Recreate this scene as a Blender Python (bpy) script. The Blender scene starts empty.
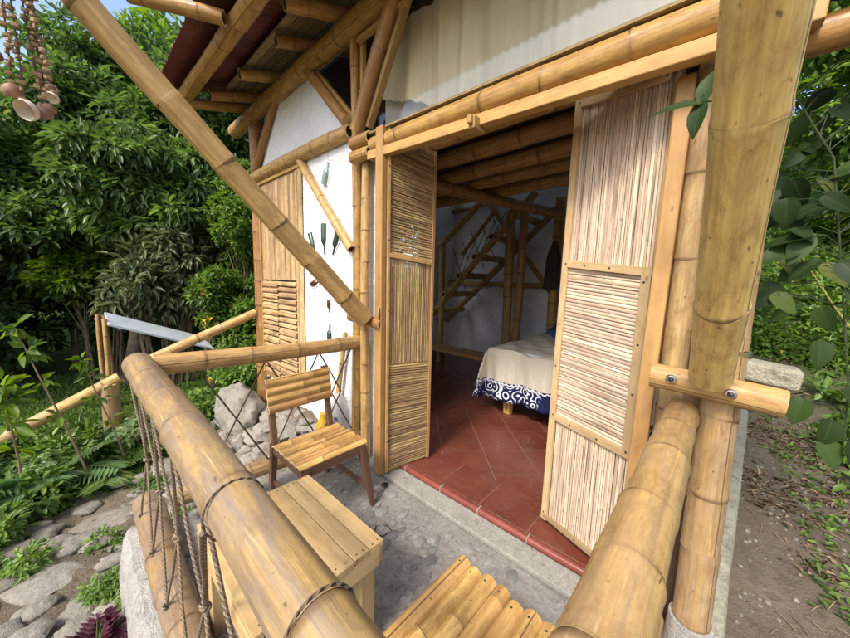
import bpy, math, random
import numpy as np
from mathutils import Vector, Matrix
random.seed(7); RNG = np.random.default_rng(11)
sc = bpy.context.scene
col = sc.collection
V = Vector
U = random.uniform

# ------------------------------------------------------------------ tagging
def tag(o, label=None, cat=None, group=None, kind=None):
    if label: o['label'] = label
    if cat: o['category'] = cat
    if group: o['group'] = group
    if kind: o['kind'] = kind
    return o
def empty(name, loc, label, cat, group=None):
    o = bpy.data.objects.new(name, None); col.objects.link(o)
    o.location = loc; o.empty_display_size = .1
    return tag(o, label, cat, group)

# ------------------------------------------------------------------ node helpers
class NT:
    def __init__(s, name):
        s.m = bpy.data.materials.new(name); s.m.use_nodes = True
        s.t = s.m.node_tree; s.n = s.t.nodes; s.l = s.t.links
        s.b = s.n['Principled BSDF']; s.out = s.n['Material Output']
    def add(s, typ, **kw):
        n = s.n.new(typ)
        for k, v in kw.items(): setattr(n, k, v)
        return n
    def link(s, a, b): s.l.new(a, b)
    def val(s, sock, v):
        if hasattr(v, 'is_output') or isinstance(v, bpy.types.NodeSocket): s.link(v, sock)
        else: sock.default_value = v
    def uv(s): return s.add('ShaderNodeTexCoord').outputs['UV']
    def obj(s): return s.add('ShaderNodeTexCoord').outputs['Object']
    def geo(s): return s.add('ShaderNodeNewGeometry').outputs['Position']
    def tint(s, ch=0):
        a = s.add('ShaderNodeAttribute', attribute_name='tint')
        sp = s.add('ShaderNodeSeparateColor'); s.link(a.outputs['Color'], sp.inputs[0])
        return sp.outputs[ch]
    def mapp(s, vec, scale=(1,1,1), rot=(0,0,0), loc=(0,0,0)):
        m = s.add('ShaderNodeMapping'); s.link(vec, m.inputs[0])
        m.inputs['Scale'].default_value = scale; m.inputs['Rotation'].default_value = rot; m.inputs['Location'].default_value = loc
        return m.outputs[0]
    def noise(s, vec, scale, detail=4, rough=.55, dist=0):
        n = s.add('ShaderNodeTexNoise'); s.link(vec, n.inputs['Vector'])
        n.inputs['Scale'].default_value = scale; n.inputs['Detail'].default_value = detail
        n.inputs['Roughness'].default_value = rough; n.inputs['Distortion'].default_value = dist
        return n.outputs[0]
    def ramp(s, f, stops, interp='LINEAR'):
        r = s.add('ShaderNodeValToRGB'); s.link(f, r.inputs[0]); e = r.color_ramp.elements
        r.color_ramp.interpolation = interp
        while len(e) < len(stops): e.new(.5)
        for el, (p, c) in zip(e, stops):
            el.position = p; el.color = (c, c, c, 1) if isinstance(c, (int, float)) else (*c, 1)
        return r.outputs[0]
    def mix(s, f, a, b, mode='MIX'):
        m = s.add('ShaderNodeMix', data_type='RGBA', blend_type=mode)
        s.val(m.inputs[0], f)
        for i, v in ((6, a), (7, b)):
            if isinstance(v, tuple): m.inputs[i].default_value = (*v, 1) if len(v) == 3 else v
            else: s.link(v, m.inputs[i])
        return m.outputs[2]
    def math(s, op, a, b=0.0):
        m = s.add('ShaderNodeMath', operation=op); s.val(m.inputs[0], a); s.val(m.inputs[1], b); return m.outputs[0]
    def bump(s, h, strength=.3, dist=.01, nrm=None):
        b = s.add('ShaderNodeBump'); s.link(h, b.inputs['Height'])
        b.inputs['Strength'].default_value = strength; b.inputs['Distance'].default_value = dist
        if nrm is not None: s.link(nrm, b.inputs['Normal'])
        return b.outputs[0]
    def fin(s, c, rough=.6, nrm=None, spec=.5, coat=0):
        s.val(s.b.inputs['Base Color'], c if not isinstance(c, tuple) else (*c, 1))
        s.val(s.b.inputs['Roughness'], rough)
        s.b.inputs['Specular IOR Level'].default_value = spec
        if coat: s.b.inputs['Coat Weight'].default_value = coat; s.b.inputs['Coat Roughness'].default_value = .25
        if nrm is not None: s.link(nrm, s.b.inputs['Normal'])
        return s.m

def mat_bamboo(name, light, mid, dark, node=(.10,.055,.025), rough=.38, weather=0.0, grey=(.30,.27,.25), coat=.15, streak=1.0, crack=.8):
    t = NT(name); uv = t.uv(); pos = t.obj()
    st = t.noise(t.mapp(uv, (55, 1.6, 1)), 1.0, 5, .65)
    st2 = t.noise(t.mapp(uv, (190, 4, 1)), 1.0, 3, .6)
    bl = t.noise(t.mapp(uv, (7, 3.2, 1)), 1.0, 4, .6, .4)
    tn = t.tint(0)
    c = t.ramp(bl, [(.28, mid), (.5, light), (.75, mid)])
    c = t.mix(t.math('MULTIPLY', t.ramp(st, [(.38, 0.0), (.72, .75)]), streak), c, dark)
    c = t.mix(t.ramp(st2, [(.5, 0.0), (.8, .3)]), c, dark)
    # per culm tone
    hs = t.add('ShaderNodeHueSaturation'); t.link(c, hs.inputs['Color'])
    t.link(t.math('ADD', t.math('MULTIPLY', tn, .45), .76), hs.inputs['Value'])
    t.link(t.math('ADD', t.math('MULTIPLY', tn, .022), .489), hs.inputs['Hue'])
    c = hs.outputs[0]
    if weather:
        w = t.noise(t.mapp(uv, (20, 2.6, 1)), 1.0, 7, .75, .6)
        c = t.mix(t.math('MULTIPLY', t.ramp(w, [(.36, 0.0), (.62, 1.0)]), weather), c, grey)
    # brown stains, mottling, specks of mould, pale scratches
    mo = t.noise(t.mapp(uv, (26, 9, 1)), 1.0, 7, .72, .5)
    c = t.mix(t.ramp(mo, [(.46, 0.0), (.64, .62)]), c, dark)
    stn = t.noise(t.mapp(uv, (5, 1.3, 1), loc=(3, 7, 0)), 1.0, 5, .6, .8)
    c = t.mix(t.ramp(stn, [(.54, 0.0), (.70, .5)]), c, tuple(x*.75 for x in dark))
    sc0 = t.noise(t.mapp(uv, (120, 7, 1)), 1.0, 4, .6, .3)
    c = t.mix(t.ramp(sc0, [(.60, 0.0), (.70, .38)]), c, tuple(min(1, x*1.35+.03) for x in light))
    sp = t.noise(t.mapp(uv, (70, 34, 1)), 1.0, 2, .5)
    c = t.mix(t.ramp(sp, [(.68, 0.0), (.74, .7)]), c, (.07,.04,.02))
    # long hairline cracks
    cr = t.add('ShaderNodeTexWave', wave_type='BANDS', bands_direction='X')
    t.link(t.mapp(uv, (2.3, .02, 1)), cr.inputs[0]); cr.inputs['Scale'].default_value = 1.0
    cr.inputs['Distortion'].default_value = .5; cr.inputs['Detail Scale'].default_value = .6
    crm = t.ramp(cr.outputs['Fac'], [(0, 1.0), (.00025, 0.0)])
    c = t.mix(t.math('MULTIPLY', crm, crack), c, (.05,.03,.015))
    nd = t.tint(1)
    c = t.mix(t.math('MULTIPLY', nd, .85), c, node)
    # dull soft bloom below the node
    h = t.math('ADD', st, t.math('MULTIPLY', st2, .5))
    h = t.math('SUBTRACT', h, t.math('MULTIPLY', crm, 2.0*crack))
    h = t.math('ADD', h, t.math('MULTIPLY', mo, .8))
    nb = t.bump(h, .32, .004)
    rg = t.ramp(mo, [(.35, rough), (.65, rough + .26)])
    m = t.fin(c, rg, nb, .4, coat*.6)
    return m

def mat_wood(name, a, b, dark, rough=.55, knots=True, sc_=1.0):
    t = NT(name); uv = t.uv()
    g = t.noise(t.mapp(uv, (38*sc_, 1.5*sc_, 1)), 1.0, 6, .65, .6)
    g2 = t.noise(t.mapp(uv, (4, 1.2, 1)), 1.0, 3, .5)
    c = t.mix(t.ramp(g, [(.35, 0.0), (.7, 1.0)]), a, b)
    c = t.mix(t.ramp(g2, [(.42, 0.0), (.75, .6)]), c, dark)
    g3 = t.noise(t.mapp(uv, (14, 5, 1)), 1.0, 5, .7)
    c = t.mix(t.ramp(g3, [(.46, 0.0), (.68, .6)]), c, dark)
    hs = t.add('ShaderNodeHueSaturation'); t.link(c, hs.inputs['Color'])
    t.link(t.math('ADD', t.math('MULTIPLY', t.tint(0), .4), .78), hs.inputs['Value']); c = hs.outputs[0]
    if knots:
        k = t.noise(t.mapp(uv, (24, 12, 1)), 1.0, 2, .5)
        c = t.mix(t.ramp(k, [(.69, 0.0), (.76, .7)]), c, (.10,.05,.025))
    return t.fin(c, rough, t.bump(g, .35, .003), .35)

def mat_simple(name, c, rough=.6, var=.25, scale=12, bump=.2, spec=.4, metal=0):
    t = NT(name); p = t.obj()
    n = t.noise(p, scale, 5, .6)
    d = tuple(x * (1 - var) for x in c); l = tuple(min(1, x * (1 + var)) for x in c)
    cc = t.ramp(n, [(.3, d), (.7, l)])
    t.b.inputs['Metallic'].default_value = metal
    return t.fin(cc, rough, t.bump(t.noise(p, scale * 5, 4, .6), bump, .004), spec)

def mat_leaf(name, c0, c1, c2, rough=.42, trans=.28, spec=.5, yellow=None):
    t = NT(name); tn = t.tint(0)
    stops = [(0, c0), (.55, c1), (1, c2)]
    if yellow: stops = [(0, c0), (.5, c1), (.9, c2), (.97, yellow)]
    c = t.ramp(tn, stops)
    n = t.noise(t.obj(), .9, 2, .5)
    hs = t.add('ShaderNodeHueSaturation'); t.link(c, hs.inputs['Color'])
    t.link(t.math('ADD', t.math('MULTIPLY', n, .9), .55), hs.inputs['Value']); c = hs.outputs[0]
    c = t.mix(t.math('MULTIPLY', t.math('POWER', t.tint(1), 9.0), .35), c, (.08,.12,.05))
    t.fin(c, rough, None, spec)
    tr = t.add('ShaderNodeBsdfTranslucent'); br = t.mix(.5, c, (.30,.42,.05), 'ADD')
    hs2 = t.add('ShaderNodeHueSaturation'); t.link(c, hs2.inputs['Color']); hs2.inputs['Value'].default_value = 1.7; hs2.inputs['Saturation'].default_value = 1.15
    t.link(hs2.outputs[0], tr.inputs[0])
    mx = t.add('ShaderNodeMixShader'); mx.inputs[0].default_value = trans
    t.link(t.b.outputs[0], mx.inputs[1]); t.link(tr.outputs[0], mx.inputs[2]); t.link(mx.outputs[0], t.out.inputs[0])
    return t.m

M = {}
M['bamboo'] = mat_bamboo('bamboo_golden', (.48,.275,.085), (.38,.205,.055), (.21,.095,.025))
M['bamboo_straw'] = mat_bamboo('bamboo_straw', (.68,.46,.17), (.58,.37,.125), (.30,.17,.055))
M['bamboo_pale'] = mat_bamboo('bamboo_pale', (.56,.355,.14), (.46,.27,.09), (.23,.12,.04), rough=.45)
M['bamboo_rail'] = mat_bamboo('bamboo_weathered_rail', (.52,.345,.12), (.39,.25,.085), (.19,.115,.045), rough=.36, weather=.95, grey=(.19,.15,.135), coat=.25, crack=0)
M['bamboo_rail2'] = mat_bamboo('bamboo_worn_rail', (.55,.345,.115), (.43,.255,.075), (.21,.115,.04), rough=.36, weather=.5, grey=(.27,.20,.15), coat=.25, crack=.0)
M['bamboo_dull'] = mat_bamboo('bamboo_outdoor', (.54,.35,.125), (.43,.265,.08), (.19,.11,.04), rough=.5, weather=.4, grey=(.30,.24,.20), coat=0)
M['bamboo_dark'] = mat_bamboo('bamboo_smoked', (.50,.30,.10), (.39,.22,.065), (.17,.085,.03), rough=.45, coat=0)
M['slat'] = mat_bamboo('split_bamboo', (.62,.39,.14), (.51,.295,.085), (.24,.115,.03), rough=.42, coat=.1)
M['slat_pale'] = mat_bamboo('faded_split_bamboo', (.58,.40,.20), (.49,.32,.145), (.26,.15,.07), rough=.55, coat=0)
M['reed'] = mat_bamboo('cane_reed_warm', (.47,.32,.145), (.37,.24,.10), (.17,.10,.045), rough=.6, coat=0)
M['reed_white'] = mat_bamboo('cane_reed_pale', (.66,.53,.40), (.60,.45,.31), (.43,.29,.18), rough=.55, coat=0, streak=.45)  # paler, less streaked reed tone, used on the right leaf only
M['cut'] = mat_simple('bamboo_cut_end', (.62,.46,.26), .8, .3, 40, .3)
M['hollow'] = mat_simple('bamboo_hollow', (.16,.10,.06), .9, .3, 20, .3)
M['frame_wood'] = mat_wood('jamb_wood', (.45,.265,.10), (.35,.19,.065), (.24,.12,.04), .5, sc_=.8)
M['strip_wood'] = mat_wood('door_strip_wood', (.54,.39,.21), (.43,.29,.14), (.27,.17,.08), .6)
M['table_wood'] = mat_wood('table_pine', (.60,.43,.21), (.49,.325,.135), (.26,.15,.06), .6)
M['beam_wood'] = mat_wood('beam_wood', (.48,.30,.10), (.38,.22,.065), (.22,.115,.035), .5)
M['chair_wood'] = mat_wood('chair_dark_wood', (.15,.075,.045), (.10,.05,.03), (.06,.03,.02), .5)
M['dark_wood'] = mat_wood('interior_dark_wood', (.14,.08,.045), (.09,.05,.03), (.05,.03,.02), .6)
M['nail'] = mat_simple('nail_iron', (.05,.045,.04), .5, .2, 50, .1, .5, .6)
M['steel'] = mat_simple('steel_bolt', (.55,.55,.56), .25, .1, 50, .05, .5, 1)
M['rope'] = None
def rope_mat(name, c0, c1):
    t = NT(name); uv = t.uv()
    w = t.add('ShaderNodeTexWave', wave_type='BANDS', bands_direction='DIAGONAL')
    t.link(t.mapp(uv, (60, 60, 0)), w.inputs[0]); w.inputs['Scale'].default_value = .62
    n = t.noise(t.obj(), 30, 4)
    c = t.mix(w.outputs['Fac'], c0, c1); c = t.mix(t.math('MULTIPLY', n, .6), c, tuple(x*.6 for x in c1))
    return t.fin(c, .9, t.bump(w.outputs['Fac'], .9, .006), .2)
M['rope'] = rope_mat('rope_hemp', (.17,.125,.085), (.38,.29,.20))
M['rope_dark'] = rope_mat('rope_thin_dark', (.07,.05,.035), (.20,.145,.10))

def m_white():
    t = NT('whitewashed_plaster'); p = t.obj()
    n = t.noise(p, 1.7, 6, .6); n2 = t.noise(p, 14, 5, .6)
    c = t.ramp(n, [(.3, (.66,.66,.66)), (.55, (.75,.75,.75)), (.8, (.62,.61,.58))])
    c = t.mix(t.ramp(n2, [(.52, 0.0), (.8, .45)]), c, (.50,.47,.42))
    dr = t.noise(t.mapp(p, (16, 1, 1.2)), 1.0, 5, .65)
    c = t.mix(t.ramp(dr, [(.56, 0.0), (.74, .4)]), c, (.52,.48,.42))
    return t.fin(c, .85, t.bump(t.math('ADD', n2, t.math('MULTIPLY', n, 2.0)), .8, .03), .2)
M['plaster'] = m_white()
M['plaster_in'] = mat_simple('dull_inner_plaster', (.66,.65,.66), .9, .2, 2.5, .3, .1)
def m_concrete(name, a, b, d, bstr=.8, sc_=1):
    t = NT(name); p = t.geo()
    n = t.noise(p, 3.0*sc_, 7, .65); n2 = t.noise(p, 40*sc_, 6, .7); n3 = t.noise(p, 160, 3, .6)
    c = t.ramp(n, [(.3, a), (.55, b), (.75, d)])
    c = t.mix(t.ramp(n2, [(.4, 0.0), (.75, .7)]), c, tuple(x*.5 for x in a))
    c = t.mix(t.ramp(n3, [(.55, 0.0), (.75, .5)]), c, tuple(min(1, x*1.5) for x in b))
    n4 = t.noise(p, 11*sc_, 4, .7, 1.2)
    c = t.mix(t.ramp(n4, [(.56, 0.0), (.66, .55)]), c, tuple(x*.45 for x in d))
    return t.fin(c, .9, t.bump(t.math('ADD', n2, t.math('MULTIPLY', n3, .5)), bstr, .012), .25)
M['concrete'] = m_concrete('porch_concrete', (.24,.225,.20), (.34,.32,.29), (.28,.265,.24))
M['strip'] = m_concrete('smooth_cement_strip', (.27,.26,.22), (.37,.355,.31), (.30,.30,.25), .5, 2)
M['curb'] = m_concrete('white_rough_cement', (.34,.32,.28), (.50,.475,.43), (.38,.35,.30), 1.0)
M['ledge'] = m_concrete('mossy_cement_ledge', (.27,.25,.18), (.44,.41,.31), (.33,.31,.21), .8)
M['stone'] = m_concrete('grey_stone', (.17,.15,.12), (.29,.265,.225), (.21,.19,.145), .8, .7)
M['pebble_pale'] = m_concrete('pale_pebble', (.22,.21,.19), (.33,.315,.29), (.26,.25,.23), .5, 2)
M['pebble'] = mat_simple('river_pebble', (.17,.165,.155), .6, .45, 6, .2)
def m_ground():
    t = NT('earth'); p = t.geo()
    n = t.noise(p, 1.2, 8, .65); n2 = t.noise(p, 18, 6, .7); n3 = t.noise(p, 90, 4, .7)
    c = t.ramp(n, [(.35, (.16,.125,.09)), (.6, (.235,.19,.14))])
    c = t.mix(t.ramp(n2, [(.45, 0.0), (.7, .7)]), c, (.10,.075,.05))
    c = t.mix(t.ramp(n3, [(.62, 0.0), (.72, .7)]), c, (.36,.30,.22))
    # greener away from the house on the left and up the bank
    sx = t.add('ShaderNodeSeparateXYZ'); t.link(p, sx.inputs[0])
    gx = t.add('ShaderNodeMapRange'); t.link(sx.outputs[0], gx.inputs[0]); gx.inputs[1].default_value = -3.2; gx.inputs[2].default_value = -4.4
    gr = t.ramp(n2, [(.3, (.035,.055,.016)), (.7, (.065,.11,.028))])
    c = t.mix(gx.outputs[0], c, gr)
    gy = t.add('ShaderNodeMapRange'); t.link(sx.outputs[1], gy.inputs[0]); gy.inputs[1].default_value = 5.0; gy.inputs[2].default_value = 6.5
    c = t.mix(gy.outputs[0], c, gr)
    return t.fin(c, .95, t.bump(t.math('ADD', n2, n3), 1.0, .02), .15)
M['ground'] = m_ground()
def m_tile(name, rot, off, sx=.33, bw=1.0):
    t = NT(name); p = t.geo()
    br = t.add('ShaderNodeTexBrick'); t.link(t.mapp(p, (1,1,1), (0,0,rot), off), br.inputs[0])
    br.offset = 0; br.inputs['Scale'].default_value = 1/sx; br.inputs['Brick Width'].default_value = bw; br.inputs['Row Height'].default_value = 1.0
    br.inputs['Mortar Size'].default_value = .013; br.inputs['Mortar Smooth'].default_value = .5
    br.inputs['Color1'].default_value = (.135,.030,.017,1); br.inputs['Color2'].default_value = (.10,.024,.014,1); br.inputs['Mortar'].default_value = (.21,.135,.09,1)
    n = t.noise(p, 5, 6, .65)
    tv = t.noise(t.mapp(p, (1,1,1), (0,0,rot), off), 2.1, 2, .5); dirt = t.noise(p, 26, 6, .7)
    c = t.mix(t.ramp(n, [(.4, 0.0), (.75, .7)]), br.outputs[0], (.15,.045,.028))
    c = t.mix(t.ramp(tv, [(.42, 0.0), (.6, .5)]), c, (.17,.052,.03))
    c = t.mix(t.ramp(dirt, [(.50, 0.0), (.72, .45)]), c, (.16,.10,.075))
    c = t.mix(t.ramp(t.noise(p, 9, 3, .6, 1.5), [(.62, 0.0), (.70, .5)]), c, (.10,.035,.02))
    rg = t.ramp(n, [(.3, .22), (.7, .45)])
    h = t.math('SUBTRACT', 1.0, br.outputs['Fac'])
    return t.fin(c, rg, t.bump(t.math('ADD', h, t.math('MULTIPLY', n, .3)), .35, .004), .5)
M['tile_border'] = m_tile('terracotta_border', 0, (.02, -1.57/1, 0), .31)
M['tile'] = m_tile('terracotta_diagonal', math.radians(45), (.1, .05, 0), .33)
M['nosing'] = mat_simple('red_step_nosing', (.20,.048,.034), .35, .25, 9, .1, .5)
M['roof'] = mat_simple('maroon_metal_roof', (.115,.028,.024), .55, .4, 3, .1, .4)
M['board'] = mat_bamboo('bamboo_board', (.40,.30,.15), (.30,.21,.10), (.13,.085,.04), rough=.7, coat=0)
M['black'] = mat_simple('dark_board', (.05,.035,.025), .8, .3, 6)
M['glassgreen'] = mat_simple('green_bottle_glass', (.022,.06,.035), .12, .3, 8, .02, .8)
M['glassaqua'] = mat_simple('aqua_bottle_glass', (.18,.30,.27), .12, .3, 8, .02, .8)
M['glassbrown'] = mat_simple('brown_bottle_glass', (.07,.03,.015), .12, .3, 8, .02, .8)
M['bark'] = mat_simple('bark', (.12,.095,.07), .9, .4, 14, .9, .2)
M['twig'] = mat_simple('twig', (.22,.15,.10), .85, .3, 14, .4, .2)
M['stem'] = mat_simple('green_stem', (.12,.15,.05), .7, .3, 14, .2, .3)
M['stemdark'] = mat_simple('dark_stem', (.04,.055,.02), .7, .3, 14, .2, .3)
M['yellowcane'] = mat_simple('yellow_cane', (.55,.50,.12), .6, .2, 14, .2, .3)
M['leaf_dark'] = mat_leaf('leaf_dark', (.042,.075,.022), (.08,.135,.038), (.15,.23,.055), .42, .42, .4, (.30,.30,.06))
M['leaf_mid'] = mat_leaf('leaf_mid', (.055,.095,.02), (.10,.175,.033), (.19,.29,.045), .45, .42, .4, (.36,.33,.06))
M['leaf_mango'] = mat_leaf('leaf_bright_clump', (.065,.11,.03), (.115,.185,.045), (.19,.28,.065), .42, .3, .6)
M['leaf_lime'] = mat_leaf('leaf_lime', (.05,.10,.012), (.12,.20,.02), (.22,.30,.03), .45, .45, .4)
M['leaf_ground'] = mat_leaf('leaf_groundcover', (.06,.115,.022), (.13,.22,.042), (.24,.34,.07), .45, .35, .4)
M['leaf_grass'] = mat_leaf('grass_blades', (.07,.13,.03), (.13,.22,.045), (.22,.31,.07), .55, .3, .3)
M['leaf_grey'] = mat_leaf('leaf_greyish', (.075,.10,.04), (.125,.155,.065), (.19,.20,.09), .5, .25, .4)
M['leaf_fern'] = mat_leaf('leaf_fern', (.09,.16,.06), (.16,.27,.10), (.28,.40,.17), .45, .35, .5)
M['leaf_purple'] = mat_leaf('leaf_purple', (.03,.006,.012), (.075,.012,.028), (.13,.03,.05), .4, .2, .5, (.16,.17,.10))
M['leaf_pale'] = mat_leaf('leaf_pale_variegated', (.08,.14,.04), (.24,.30,.12), (.42,.46,.25), .5, .35, .4)
M['leaf_vine'] = mat_leaf('leaf_vine', (.014,.028,.007), (.026,.050,.011), (.05,.09,.02), .55, .3, .25, (.12,.14,.03))
M['litter'] = mat_leaf('dry_leaf_litter', (.07,.045,.028), (.16,.105,.065), (.36,.28,.19), .85, .1, .15)
M['flower'] = mat_simple('yellow_petal', (.80,.50,.03), .6, .2, 20, .1, .3)
M['flower_red'] = mat_simple('red_petal', (.55,.05,.03), .6, .2, 20, .1, .3)
M['yellowplastic'] = mat_simple('yellow_plastic', (.70,.42,.03), .4, .15, 8, .05, .5)
M['shell'] = mat_simple('shell_outer', (.27,.14,.085), .6, .35, 30, .4, .4)
M['shell_in'] = mat_simple('shell_inner', (.66,.58,.44), .6, .25, 30, .2, .4)
M['seed'] = mat_simple('dry_seed', (.30,.20,.10), .8, .4, 30, .4, .3)
M['galv'] = mat_simple('pale_metal_sheet', (.50,.54,.57), .4, .15, 6, .1, .5, 0)
M['boulder'] = m_concrete('pale_boulder', (.22,.20,.165), (.34,.31,.265), (.26,.235,.195), 1.0, .6)
M['bedblue'] = mat_simple('blue_print_cloth', (.06,.12,.24), .9, .6, 40, .2, .1)
M['white_cloth'] = mat_simple('white_cloth', (.70,.69,.66), .9, .12, 12, .3, .1)

def m_spread():
    t = NT('embroidered_bedspread'); p = t.geo(); uv = t.uv()
    su = t.add('ShaderNodeSeparateXYZ'); t.link(uv, su.inputs[0])   # u along, v = distance over the cloth
    z = su.outputs[1]
    # cream woven part
    wv = t.add('ShaderNodeTexWave', wave_type='BANDS', bands_direction='X'); t.link(t.mapp(uv, (9,1,1)), wv.inputs[0]); wv.inputs['Scale'].default_value = 1.0; wv.inputs['Distortion'].default_value = 1.2
    n = t.noise(p, 60, 4, .6)
    cream = t.mix(t.math('MULTIPLY', n, .5), (.66,.61,.50), (.48,.43,.33))
    cream = t.mix(t.math('MULTIPLY', t.ramp(wv.outputs['Fac'], [(.5,0.0),(1,.25)]), 1.0), cream, (.50,.44,.32))
    # navy band with white curls
    mg = t.add('ShaderNodeTexVoronoi', feature='SMOOTH_F1'); t.link(t.mapp(uv, (11, 11, 0)), mg.inputs['Vector']); mg.inputs['Scale'].default_value = 1.0; mg.inputs['Smoothness'].default_value = .3
    ring = t.math('SINE', t.math('MULTIPLY', mg.outputs['Distance'], 24.0))
    white = t.ramp(ring, [(.35, 0.0), (.55, 1.0)])
    region = t.ramp(t.noise(t.mapp(uv, (2.2, 2.2, 1)), 1.0, 1), [(.44, 0.0), (.5, 1.0)])
    # scalloped border line
    sc1 = t.math('ABSOLUTE', t.math('SINE', t.math('MULTIPLY', su.outputs[0], 62.0)))
    edge = t.math('ADD', t.math('MULTIPLY', sc1, .014), .315)
    dist = t.math('ABSOLUTE', t.math('SUBTRACT', z, edge))
    line = t.math('LESS_THAN', dist, .006)
    navy = t.mix(t.math('MULTIPLY', white, region), (.012,.018,.075), (.72,.72,.76))
    navy = t.mix(line, navy, (.74,.74,.78))
    inb = t.math('GREATER_THAN', z, .305)
    c = t.mix(inb, cream, navy)
    return t.fin(c, .9, t.bump(n, .3, .004), .15)
M['spread'] = m_spread()
def m_curtain():
    t = NT('cream_curtain'); p = t.geo()
    n = t.noise(t.mapp(p, (14, 1, .5)), 1.0, 4, .6)
    c = t.ramp(n, [(.3, (.80,.71,.46)), (.7, (.90,.82,.58))])
    t.fin(c, .85, t.bump(t.noise(p, 120, 3), .15, .003), .2)
    tr = t.add('ShaderNodeBsdfTranslucent'); t.link(c, tr.inputs[0])
    mx = t.add('ShaderNodeMixShader'); mx.inputs[0].default_value = .35
    t.link(t.b.outputs[0], mx.inputs[1]); t.link(tr.outputs[0], mx.inputs[2]); t.link(mx.outputs[0], t.out.inputs[0])
    return t.m
M['curtain'] = m_curtain()
def m_pane():
    t = NT('clear_pane')
    g = t.add('ShaderNodeBsdfGlossy'); g.inputs['Roughness'].default_value = .06
    g.inputs[0].default_value = (.9,.95,1,1)
    tr = t.add('ShaderNodeBsdfTransparent'); 
    mx = t.add('ShaderNodeMixShader'); mx.inputs[0].default_value = .05; t.link(tr.outputs[0], mx.inputs[1]); t.link(g.outputs[0], mx.inputs[2])
    t.link(mx.outputs[0], t.out.inputs[0]); return t.m
M['pane'] = m_pane()

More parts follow.
